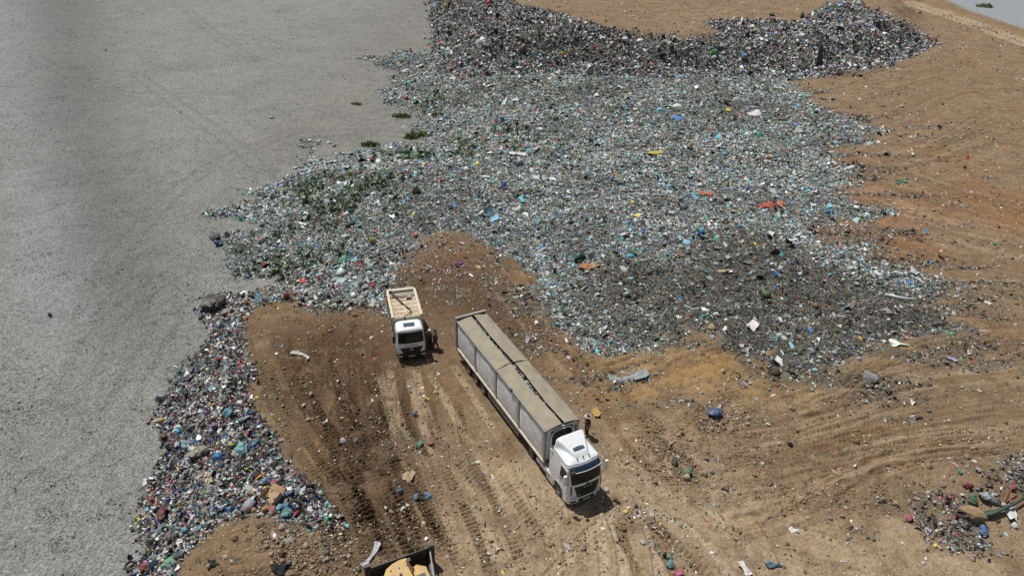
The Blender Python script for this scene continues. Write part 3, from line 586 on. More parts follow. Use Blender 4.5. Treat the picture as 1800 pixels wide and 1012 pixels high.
# ------------------------------------------------------------------ articulated lorry with tarped semi-trailer
def cab_front(xf, bow, rr, w):
    def f(y, z):
        W_ = w(z); a = abs(y); x = xf(z)-bow*(y/W_)**2
        if a > W_-rr: x -= rr-math.sqrt(max(rr*rr-(a-W_+rr)**2, 0))
        return x
    return f
def lerp_tab(tab):
    zs = [t[0] for t in tab]; vs = [t[1] for t in tab]
    return lambda z: float(np.interp(z, zs, vs))
def patch(fn, prof, off, name, m, parent, n=12, thick=.02, smooth=True, vn_=8):
    """panel lying OFF proud of the cab front; prof: list of (z, ylo, yhi)"""
    zt = [p[0] for p in prof]; lo = [p[1] for p in prof]; hi = [p[2] for p in prof]
    us = np.linspace(0,1,n); vs = np.linspace(zt[0], zt[-1], vn_)
    def g(u, z):
        y = float(np.interp(z,zt,lo))*(1-u)+float(np.interp(z,zt,hi))*u; return (fn(y,z)+off, y, z)
    mb = MB().grid(g, us, vs); o = mb.build(name, m, parent, smooth=smooth, solid=thick); return o
def semi():
    px, py, yaw = -3.119, 44.337, .504; rz = frame_of(px,py,yaw); O = (px,py,rz)
    z0 = float(np.mean([zat(*loc2w(O,a,b)) for a in (2,4.6,11.8,15.4) for b in (-1,1)]))-.02
    t = empty('articulated_lorry', (px,py,z0), rz); tag(t, 'long white articulated lorry with khaki tarpaulin over its trailer', 'lorry')
    L = 16.8
    # trailer body
    zb, ztop = 1.28, 3.78
    MB().box(0.0,13.6,-1.17,1.17,zb-.02,zb+.10).box(0,.06,-1.2,1.2,zb,ztop-.05).build('trailer_floor', M_GREY, t)
    for sg in (-1,1):
        for k in range(4):
            xa, xb = .18+3.355*k, .18+3.355*(k+1)-.14
            fn = lambda u, v: (xa+(xb-xa)*u, sg*(1.17+.075*math.sin(PI*u)**.5*math.sin(PI*min(max(v,0),1))**.5), zb+.1+(ztop-zb-.16)*v)
            MB().grid(fn, np.linspace(0,1,13), np.linspace(0,1,9), flip=sg<0).build('side_panel', M_PANEL, t, smooth=True, solid=.03)
        for k in range(5):
            xa = .04+3.355*k; MB().box(xa,xa+.13,sg*1.15-.05,sg*1.15+.09 if sg>0 else sg*1.15+.05,zb+.02,ztop-.03).build('post', M_GREY, t, bevel=.012) if sg>0 else MB().box(xa,xa+.13,-1.24,-1.10,zb+.02,ztop-.03).build('post', M_GREY, t, bevel=.012)
        y0,y1 = (1.10,1.275) if sg>0 else (-1.275,-1.10)
        MB().box(0.02,13.6,y0,y1,zb-.17,zb+.015).build('side_rail', M_RAIL, t, bevel=.015)
        MB().box(0.05,13.58,y0+(.02 if sg>0 else 0),y1-(0 if sg>0 else .02),ztop-.06,ztop+.015).build('top_rail', M_GREY, t, bevel=.01)
    # trailer front wall with arched opening
    xw = 13.58
    MB().box(xw-.06,xw,-1.22,-.80,zb,ztop+.02).box(xw-.06,xw,.80,1.22,zb,ztop+.02).box(xw-.06,xw,-.80,.80,zb,2.35).box(xw-.06,xw,-.80,.80,3.62,ztop+.02).build('front_wall', M_WHITE, t, bevel=.01)
    MB().box(xw-.30,xw-.27,-.85,.85,2.3,3.65).build('opening', M_DARK, t)
    arch = [(xw+.04,-.78,2.35),(xw+.04,-.80,3.2),(xw+.04,-.62,3.52),(xw+.04,-.35,3.62),(xw+.04,.35,3.62),(xw+.04,.62,3.52),(xw+.04,.80,3.2),(xw+.04,.78,2.35)]
    MB().tube(arch, .055, 8).build('arch_moulding', M_WHITE2, t)
    MB().tube([(xw+.10,.2,2.3),(xw+.12,.15,3.0),(xw+.08,.1,3.4)], .05, 8).tube([(xw+.05,-.5,2.2),(xw+.2,-.45,2.6),(xw+.05,-.4,3.0)], .03, 6).tube([(xw+.05,1.0,2.2),(xw+.16,.95,2.9),(xw+.04,1.0,3.5)], .035, 6).build('hydraulic_ram', M_DARK, t)
    # rear portal
    MB().box(-.10,.10,-1.29,-1.13,.95,4.02).box(-.10,.10,1.13,1.29,.95,4.02).box(-.10,.10,-1.13,1.13,3.90,4.02).build('rear_frame', M_GREY, t, bevel=.015)
    MB().box(-.08,-.02,-1.12,1.12,1.0,3.9).build('rear_door', M_PANEL, t, bevel=.01)
    # tarpaulins: two long halves each side, a slot between them
    for sg in (-1,1):
        for (xa,xb,sd) in ((.30,6.86,1),(6.90,13.66,2)):
            def fn(u, v):
                x = xa+(xb-xa)*u; seam = abs(u-.0) if sd==2 else abs(1-u)
                g0 = .10+.04*math.sin(x*.9+sg)+.05*math.exp(-((x-7.5)/2.5)**2); y = g0+(1.27-g0)*v+(.05*math.exp(-seam*9) if v>.9 else 0)
                z = 3.80+.22*(1-v**1.6)+.05*math.exp(-seam*14)+.015*math.sin(x*3.1+v*4+sg)+.02*math.sin(x*1.3+sg*2)*(1-v)+.03*(fbm(np.array(x*1.1),np.array(v*3.+sg*5),3))
                if v > .985: z -= .10+.03*math.sin(x*5)
                return (x, sg*y, float(z))
            MB().grid(fn, np.linspace(0,1,60), list(np.linspace(0,.96,14))+[.99], flip=sg<0).build('tarpaulin', M_TARP, t, smooth=True, solid=.012)
        MB().tube([(.3,sg*1.285,3.78)]+[(.3+i*.668,sg*(1.29+.008*math.sin(i*2.3)),3.76+.01*math.sin(i*1.7)) for i in range(1,21)], .022, 6).build('tarpaulin_pole', M_DARK, t)
    MB().tube([(6.88,-1.3,3.82),(6.88,-.6,4.06),(6.88,0,4.12),(6.88,.6,4.06),(6.88,1.3,3.82)], .03, 6).build('roof_bow', M_DARK, t); MB().tube([(13.64,-1.25,3.84),(13.66,-.6,4.02),(13.66,0,4.06),(13.66,.6,4.02),(13.64,1.25,3.84)], .03, 6).build('roof_bow', M_DARK, t)
    MB().box(9.0,9.25,-1.36,-1.22,3.70,3.86).build('ratchet', M_BLACK, t, bevel=.02)
    # chassis, guards, axles
    MB().box(.3,13.2,-.55,-.40,.85,1.11).box(.3,13.2,.40,.55,.85,1.11).box(11.0,16.2,-.42,-.30,.55,.84).box(11.0,16.2,.30,.42,.55,.84).box(1.9,2.1,-1,1,.42,.58).box(3.2,3.4,-1,1,.42,.58).box(4.5,4.7,-1,1,.42,.58).build('chassis', M_DARK, t)
    for sg in (-1,1):
        y0,y1 = (1.16,1.20) if sg>0 else (-1.20,-1.16)
        MB().box(5.5,10.2,y0,y1,.50,.62).box(5.5,10.2,y0,y1,.78,.90).box(5.6,5.66,y0*.98,y1*.98,.5,1.1).box(7.8,7.86,y0*.98,y1*.98,.5,1.1).box(10.0,10.06,y0*.98,y1*.98,.5,1.1).build('side_guard', M_GREY, t)
        MB().box(.2,1.2,sg*1.0-.2,sg*1.0+.2,.62,.98).build('rear_locker', M_GREY, t, bevel=.02)
        MB().box(10.4,10.55,sg*.8-.08,sg*.8+.08,.15,1.1).build('landing_leg', M_DARK, t)
        MB().tube([(12.75,sg*.98,.72),(14.35,sg*.98,.72)], .30, 16).build('fuel_tank', M_GREY, t, bevel=.02)
        a = [(11.15,.62),(11.25,.92),(11.5,1.1),(12.1,1.1),(12.35,.92),(12.45,.62)]
        m = MB()
        for (p,q) in zip(a[:-1],a[1:]): m.add([(p[0],sg*.88,p[1]),(p[0],sg*1.24,p[1]),(q[0],sg*1.24,q[1]),(q[0],sg*.88,q[1])], [(0,1,2,3)])
        m.build('mudguard', M_BLACK, t, solid=.03)
    first = wheel(t, .5, .38)
    pos = [(x,sg*1.02) for x in (2.0,3.3,4.6) for sg in (-1,1)]+[(11.8,-.98),(11.8,.98),(15.4,-1.03),(15.4,1.03)]
    for i,(x,y) in enumerate(pos):
        w = first if i == 0 else copy_tree(first, t); w.location = (x, y, .5)
    # tractor cab
    wz = lerp_tab([(.3,1.20),(1.0,1.235),(2.0,1.235),(2.9,1.17),(3.15,1.13)])
    xf = lerp_tab([(.28,16.66),(.55,16.80),(1.0,16.80),(1.8,16.74),(1.95,16.70),(2.95,16.40),(3.12,16.28)])
    F = cab_front(xf, .14, .28, wz); xr = 14.45
    ysn = [-1,-.985,-.94,-.87,-.78,-.6,-.4,-.2,0,.2,.4,.6,.78,.87,.94,.985,1]
    def ring(z): return [(F(s*wz(z),z), s*wz(z), z) for s in ysn]+[(15.4,wz(z),z),(xr,wz(z),z),(xr,0,z),(xr,-wz(z),z),(15.4,-wz(z),z)]
    zs = [1.02,1.4,1.8,1.95,2.3,2.65,2.95,3.12]; n = len(ysn)+5; V=[]; Fc=[]
    for z in zs: V += ring(z)
    for i in range(len(zs)-1):
        for k in range(n): Fc.append((i*n+k, i*n+(k+1)%n, (i+1)*n+(k+1)%n, (i+1)*n+k))
    Fc.append(tuple(range(n-1,-1,-1)))
    MB().add(V,Fc).build('cab', M_WHITE2, t, smooth=False, bevel=.02)
    # roof with raised fairing, open to the rear
    zt = lerp_tab([(14.3,3.50),(15.0,3.44),(15.6,3.36),(16.0,3.25),(16.2,3.14),(16.32,3.02)])
    def roof(u, v):
        s = v; x0 = xr; x1 = F(s*.995*1.13,3.10)-.02; x = x0+(x1-x0)*u; y = s*wz(3.0)
        edge = 1-abs(s)**5*.9; z = 3.05+(zt(x + (0))-3.05)*edge if x < 16.25 else 3.05+.07*edge
        k = min(max((16.0-x)/1.5,0),1); hw = .42+.62*k; rise = .10*min(k*6,1)+.36*k**1.3
        q = min(max((hw+.05-abs(y))/.12,0),1); q = q*q*(3-2*q)
        z += rise*q*(.86+.14*min(abs(y)/hw,1)**2)
        return (x+.0, y, z)
    MB().grid(roof, np.linspace(0,1,26), np.linspace(-1,1,49), flip=False).build('roof', M_WHITE2, t, smooth=True, solid=.02)
    MB().box(15.22,15.78,-.40,.40,3.52,3.60).build('roof_hatch', M_HATCH, t, bevel=.03).rotation_euler = (0,0,0)
    for y in (-.42,0,.42): MB().box(15.98,16.06,y-.035,y+.035,3.30,3.38).build('marker_lamp', M_BLACK, t, bevel=.01)
    # front: glass, visor, grille, lamps
    patch(F, [(1.90,-1.06,1.06),(2.90,-1.06,1.06)], .012, 'windscreen', M_GLASS, t, 20)
    vis = MB().grid(lambda u,z: (F((u*2-1)*1.08,z)+.05+.16*(3.10-z)/.25, (u*2-1)*1.08, z-.06+.05*(u*2-1)**2*0-.05*(1-abs(u*2-1))*(3.1-z)/.25), np.linspace(0,1,21), np.linspace(2.86,3.10,4)).build('sun_visor', M_VISOR, t, smooth=True, solid=.015)
    MB().tube([(F(s*1.08,2.86)+.215, s*1.08, 2.80-.05*(1-abs(s))) for s in np.linspace(-1,1,15)], .022, 6).build('trim', M_WHITE2, vis)
    for sg in (-1,1): MB().tube([(F(sg*.2,2.0)+.04,sg*.2,2.0),(F(sg*.75,2.12)+.04,sg*.78,2.10)], .014, 6).build('wiper', M_BLACK, t)
    g = patch(F, [(.86,-.66,.66),(1.45,-.84,.84),(1.72,-.90,.90)], .018, 'grille', M_BLACK, t, 14)
    for z in (1.0,1.12,1.24,1.36,1.48): MB().tube([(F(y,z)+.045,y,z) for y in np.linspace(-.62,.62,9)], .016, 5).build('grille_bar', M_DARK, g)
    for sg in (-1,1):
        for z in (1.0,1.08,1.16): MB().box(F(.56,z)+.03,F(.56,z)+.055,sg*.56-.06,sg*.56+.06,z,z+.03).build('chrome_bar', M_CHROME, g)
    text_mesh('lettering', 'MAN', .17, M_CHROME, g, (F(0,1.6)+.045,0,1.61), (PI/2,0,PI/2), .006, 2.0)
    MB().grid(lambda u,v: (F(u,1.80+v)+.02,u,1.80+v), [-.11,-.05,.05,.11], [-.035,0,.035]).build('emblem', M_DARK, t, solid=.012)
    # bumper
    bm = MB(); zz = [.30,.38,.62,.98]; V=[];Fc=[]
    pr = [(F(s*1.24*.999, max(z,.56))-(.06 if z<.35 else 0), s*1.24, z) for z in zz for s in ysn]; m_ = len(ysn)
    bk = [(15.98, s*1.24, z) for z in zz for s in ysn]
    V = pr+bk; off = len(pr)
    for i in range(3):
        for k in range(m_-1):
            Fc.append((i*m_+k,i*m_+k+1,(i+1)*m_+k+1,(i+1)*m_+k)); Fc.append((off+i*m_+k+1,off+i*m_+k,off+(i+1)*m_+k,off+(i+1)*m_+k+1))
        Fc.append((off+i*m_,i*m_,(i+1)*m_,off+(i+1)*m_)); Fc.append((i*m_+m_-1,off+i*m_+m_-1,off+(i+1)*m_+m_-1,(i+1)*m_+m_-1))
    for k in range(m_-1): Fc.append((3*m_+k,3*m_+k+1,off+3*m_+k+1,off+3*m_+k)); Fc.append((k+1,k,off+k,off+k+1))
    bp = MB().add(V,Fc).build('bumper', M_WHITE2, t, bevel=.015)
    Fb = lambda y,z: F(max(min(y,1.234),-1.234), max(z,.56))
    patch(Fb, [(.42,-.62,.62),(.70,-.52,.52)], .014, 'intake', M_BLACK, bp, 10)
    for sg in (-1,1):
        a,b = (-1.10,-.74) if sg<0 else (.74,1.10)
        patch(Fb, [(.74,a,b),(.90,a,b)], .014, 'headlight', M_LAMP, bp, 8)
        patch(Fb, [(.44,a,b),(.60,a,b)], .014, 'fog_lamp', M_BLACK, bp, 8)
        a,b = (-1.12,-1.05) if sg<0 else (1.05,1.12)
        patch(F, [(1.15,a,b),(1.8,a,b)], .03, 'air_deflector', M_BLACK, t, 4)
    MB().box(F(0,.6)+.02,F(0,.6)+.035,-.26,.26,.50,.61).build('number_plate', M_PLATE, bp)
    # sides
    for sg in (-1,1):
        def side(pts, name, m, off=.012, th=.02, par=t):
            V = [(x, sg*(wz(z)+off), z) for x,z in pts]; mb = MB().add(V, [tuple(range(len(pts)))] if sg<0 else [tuple(range(len(pts)-1,-1,-1))])
            return mb.build(name, m, par, solid=th)
        d = side([(15.42,1.08),(16.34,1.08),(16.36,1.95),(16.22,2.78),(15.45,2.82)], 'door', M_WHITE2, .016, .03)
        side([(15.52,1.98),(16.24,1.90),(16.14,2.68),(15.56,2.72)], 'side_window', M_GLASS, .028, .02, d)
        side([(15.50,1.70),(15.72,1.70),(15.72,1.75),(15.50,1.75)], 'handle', M_BLACK, .04, .03, d)
        MB().box(14.0,14.86,sg*1.13-.11,sg*1.13+.10,.32,1.0).build('side_skirt', M_WHITE, t, bevel=.03)
        MB().box(14.86,15.0,sg*1.14-.09,sg*1.14+.09,.45,1.05).build('step', M_WHITE, t, bevel=.02)
        V=[]
        for k in range(13):
            a = PI*k/12; V += [(15.4+.60*math.cos(a), sg*.86, .52+.60*math.sin(a)), (15.4+.60*math.cos(a), sg*1.25, .52+.60*math.sin(a)), (15.4+.68*math.cos(a), sg*1.25, .52+.66*math.sin(a)),(15.4+.68*math.cos(a), sg*.86, .52+.66*math.sin(a))]
        Fc=[(4*k+j,4*k+(j+1)%4,4*k+4+(j+1)%4,4*k+4+j) for k in range(12) for j in range(4)]
        MB().add(V,Fc).build('wheel_arch', M_WHITE, t)
        m = MB().tube([(16.50,sg*1.2,1.98),(16.48,sg*1.48,2.02)], .025, 6); MB().tube([(16.40,sg*1.17,2.78),(16.48,sg*1.48,2.74)], .025, 6).build('mirror_arm', M_BLACK, t)
        ma = m.build('mirror_arm', M_BLACK, t)
        MB().box(16.40,16.56,sg*1.48-.12,sg*1.48+.12,1.98,2.80).build('mirror', M_WHITE2, ma, bevel=.05, seg=3)
        MB().box(16.385,16.40,sg*1.48-.10,sg*1.48+.10,2.04,2.74).build('mirror_glass', M_GLASS, ma)
    MB().tube([(16.36,-.95,3.0),(16.62,-1.02,3.02)], .02, 6).box(16.56,16.70,-1.14,-.92,2.86,3.04).build('kerb_mirror', M_BLACK, t, bevel=.02)
    MB().box(14.1,14.4,-1.1,1.1,.9,1.0).box(12.2,13.9,-.5,.5,.86,.93).tube([(14.1,.5,1.0),(13.9,.5,1.8),(13.7,.3,1.6)], .03, 6).build('catwalk', M_DARK, t)
    for sg in (-1,1):                                     # cab side deflector to the trailer
        MB().box(14.22,14.47,sg*1.19-.02,sg*1.19+.02,1.05,3.0).build('side_fairing', M_WHITE2, t, bevel=.01)
    for o in list(COL.objects):
        if o.name.startswith('roof_hatch') and o.parent == t: o.rotation_euler = (0, R(9), 0); o.location = (-.55, 0, 2.46) 
    # load showing through the slot
    x = RNG.uniform(.6,13.3,700); y = RNG.uniform(-.45,.45,700); pos = [loc2w(O,a,b) for a,b in zip(x,y)]
    v,tt,c = rubbish(np.array([p[0] for p in pos]), np.array([p[1] for p in pos]), np.full(700,.17)*RNG.uniform(.6,1.4,700), paint(PS,700), dict(sheet=.4,lump=.6), lift=0)
    gz = HZ(np.repeat([p[0] for p in pos],1), np.repeat([p[1] for p in pos],1)).mean()
    v[:,2] += (z0+3.72+.0)-gz; v[:,2] = np.minimum(v[:,2], z0+3.98)
    tag(np_mesh('trailer_load', v, tt, c, ML), 'mixed rubbish load seen through the gap between the trailer tarpaulins', 'rubbish', None, 'stuff')
    MB().box(.3,13.4,-1.12,1.12,1.45,3.6).build('load_bed', mat('packed_waste', (.05,.05,.045), .9, noise=.5, scale=6), t)
    return O, z0
SEMI, SZ = semi()

# ------------------------------------------------------------------ small refuse truck
def compactor():
    px, py, yaw = -9.283, 48.994, .279; rz = frame_of(px,py,yaw); O = (px,py,rz)
    z0 = float(np.mean([zat(*loc2w(O,a,b)) for a in (1,4.6) for b in (-1,1)]))-.02
    t = empty('refuse_truck', (px,py,z0), rz); tag(t, 'small white refuse truck with open-topped cream body, two people beside it', 'lorry')
    wz = lerp_tab([(.3,1.10),(1.5,1.12),(2.5,1.05),(2.75,1.0)]); xf = lerp_tab([(.3,5.70),(.6,5.80),(1.3,5.78),(1.62,5.72),(2.5,5.48),(2.62,5.42)])
    F = cab_front(xf, .10, .22, wz); xr = 4.05
    ysn = [-1,-.985,-.94,-.87,-.78,-.6,-.4,-.2,0,.2,.4,.6,.78,.87,.94,.985,1]
    zs = [.78,1.2,1.62,2.0,2.4,2.60]; n = len(ysn)+3; V=[]; Fc=[]
    for z in zs: V += [(F(s*wz(z),z), s*wz(z), z) for s in ysn]+[(xr,wz(z),z),(xr,0,z),(xr,-wz(z),z)]
    for i in range(len(zs)-1):
        for k in range(n): Fc.append((i*n+k, i*n+(k+1)%n, (i+1)*n+(k+1)%n, (i+1)*n+k))
    Fc.append(tuple(range(n-1,-1,-1)))
    MB().add(V,Fc).build('cab', M_WHITE2, t, bevel=.02)
    def roof(u, v):
        x1 = F(v*1.0,2.58)-.0; x = xr-.02+(x1-xr+.05)*u; e = (1-abs(v)**6)*(1-max(0,(u-.82)/.18)**2)*(1-max(0,(.06-u)/.06)**2)
        return (x, v*1.045, 2.57+.20*e)
    MB().grid(roof, np.linspace(0,1,22), np.linspace(-1,1,25)).build('roof', M_WHITE2, t, smooth=True, solid=.02)
    MB().box(4.52,5.05,-.44,.44,2.75,2.81).build('roof_hatch', M_HATCH, t, bevel=.05, seg=3)
    MB().tube([(5.0,-.62,2.74),(5.0,-.62,2.80)], .03, 8).build('aerial', M_BLACK, t)
    patch(F, [(1.66,-1.0,1.0),(2.5,-.96,.96)], .012, 'windscreen', M_GLASS, t, 20)
    for sg in (-1,1): MB().tube([(F(sg*.1,1.7)+.03,sg*.1,1.68),(F(sg*.6,1.74)+.03,sg*.7,1.76)], .012, 6).build('wiper', M_BLACK, t)
    g = patch(F, [(.80,-.66,.66),(1.30,-.90,.90)], .018, 'grille', M_BLACK, t, 14)
    for z in (.9,1.02,1.14,1.24): MB().tube([(F(y,z)+.04,y,z) for y in np.linspace(-.6,.6,9)], .012, 5).build('grille_bar', M_DARK, g)
    MB().add([(F(0,1.1)+.05, .12*math.cos(a)*k_, 1.16+.12*math.sin(a)*k_) for k_ in (1,.82) for a in [2*PI*i/20 for i in range(20)]], [(i,(i+1)%20,20+(i+1)%20,20+i) for i in range(20)]).build('emblem_ring', M_CHROME, g, solid=.015)
    st = MB()
    for k in range(3):
        a = PI/2+k*2*PI/3; st.add([(F(0,1.1)+.052, .02*math.cos(a+PI/2),1.16+.02*math.sin(a+PI/2)),(F(0,1.1)+.052,.115*math.cos(a),1.16+.115*math.sin(a)),(F(0,1.1)+.052,-.02*math.cos(a+PI/2),1.16-.02*math.sin(a+PI/2))], [(0,1,2)])
    st.build('emblem_star', M_CHROME, g, solid=.012)
    text_mesh('lettering', 'MERCEDES BENZ', .12, M_DARK, t, (F(.3,1.48)+.035,0,1.475), (PI/2,0,PI/2), .003, 1.15)
    b = MB().box(5.2,5.80,-1.12,1.12,.36,.77).build('bumper', M_BLACK, t, bevel=.06, seg=3)
    for sg in (-1,1): MB().box(5.78,5.83,sg*.92-.17,sg*.92+.17,.50,.64).build('headlight', M_LAMP, b, bevel=.02)
    MB().box(5.80,5.815,-.26,.26,.44,.55).build('number_plate', M_PLATE, b)
    for sg in (-1,1):
        def side(pts, name, m, off, par):
            V = [(x, sg*(wz(z)+off), z) for x,z in pts]; return MB().add(V, [tuple(range(len(pts)))] if sg<0 else [tuple(range(len(pts)-1,-1,-1))]).build(name, m, par, solid=.02)
        d = side([(4.35,.85),(5.35,.85),(5.42,1.6),(5.2,2.45),(4.38,2.45)], 'door', M_WHITE2, .014, t)
        side([(4.5,1.62),(5.32,1.55),(5.15,2.36),(4.52,2.36)], 'side_window', M_GLASS, .026, d)
        MB().tube([(5.5,sg*1.1,1.7),(5.52,sg*1.30,1.75)], .02, 6).build('mirror_arm', M_BLACK, t); ma = MB().tube([(5.45,sg*1.06,2.35),(5.52,sg*1.30,2.3)], .02, 6).build('mirror_arm', M_BLACK, t)
        MB().box(5.46,5.58,sg*1.30-.10,sg*1.30+.10,1.72,2.36).build('mirror', M_BLACK, ma, bevel=.03)
        MB().box(4.1,5.2,sg*1.02-.1,sg*1.02+.1,.9,1.0).build('wheel_arch', M_BLACK, t, bevel=.03)
        MB().box(2.1,3.8,sg*.95-.16,sg*.95+.16,.5,.95).build('side_locker', M_GREY, t, bevel=.02)
    # body
    MB().box(.1,3.9,-.45,-.3,.75,1.0).box(.1,5.2,.3,.45,.75,1.0).box(.1,5.2,-.45,-.3,.55,.74).build('chassis', M_DARK, t)
    for sg in (-1,1):
        y0,y1 = sorted((sg*1.14, sg*1.20)); MB().box(.2,3.9,y0,y1,1.0,2.98).build('side_wall', M_CREAM, t)
        y0,y1 = sorted((sg*1.02, sg*1.23)); MB().box(-.05,3.95,y0,y1,2.98,3.08).build('top_rail', M_CREAM, t, bevel=.015)
        y0,y1 = sorted((sg*1.20, sg*1.26))
        for x in (.3,1.2,2.1,3.0,3.8): MB().box(x,x+.09,y0,y1,1.05,2.97).build('rib', M_CREAM, t)
        y0,y1 = sorted((sg*1.16, sg*1.24)); MB().box(.2,3.95,y0,y1,.92,1.04).build('side_rail', M_CREAM, t)
        MB().tube([(-.25,sg*1.20,1.2),(-.1,sg*1.22,2.7)], .07, 8).build('lift_arm', M_DARK, t)
    MB().box(3.9,3.98,-1.2,1.2,1.0,2.99).build('front_wall', M_CREAM, t)
    MB().box(.1,3.9,-1.13,1.13,1.0,2.80).build('roof_panel', M_PLANK, t)
    for x in (.75,1.25,1.85,2.45,3.05,3.6): MB().box(x,x+.03,-1.02,1.02,2.801,2.82).build('roof_rib', M_SEAM, t)
    MB().box(1.7,3.85,-.05,.06,2.84,2.87).build('roof_spine', M_CREAM, t)
    for x in (.10,.34,.56): MB().box(x,x+.10,-1.02,1.02,2.90,2.99).build('cross_member', M_CREAM if x>.3 else M_DARK, t)
    MB().prism([(-.85,1.2),(.12,1.0),(.12,2.80),(-.02,3.08),(-.50,2.95),(-.95,2.2)], -1.15, 1.15).build('rear_hopper', M_CREAM, t, bevel=.03)
    MB().box(.75,1.15,.30,.72,2.84,3.02).build('control_box', M_GREY, t, bevel=.02)
    MB().tube([(.2,-.85,3.0),(.5,-.80,3.10),(.9,-.45,3.0),(1.5,-.25,2.95),(2.2,.05,2.93),(2.8,.35,2.93),(3.2,.42,2.93),(3.5,.20,2.95),(3.75,-.1,2.98),(4.02,-.22,2.98),(4.05,-.22,2.7)], .045, 8).build('hose', M_BLACK, t, smooth=True)
    MB().tube([(.2,-.75,3.0),(.8,-.5,2.99),(1.2,0,2.97),(.9,.5,3.05)], .025, 6).tube([(.15,-.9,3.02),(.5,-.7,3.1),(1.3,-.4,2.97),(1.9,-.15,2.93)], .025, 6).tube([(.2,-.9,2.95),(.2,-.88,3.22)], .09, 8).build('hydraulic_line', M_DARK, t)
    f = wheel(t, .45, .28)
    for i,(x,y) in enumerate([(4.7,-.98),(4.7,.98),(1.3,-.96),(1.3,.96)]):
        w = f if i == 0 else copy_tree(f, t); w.location = (x,y,.45)
    return O, z0
COMP, CZ0 = compactor()

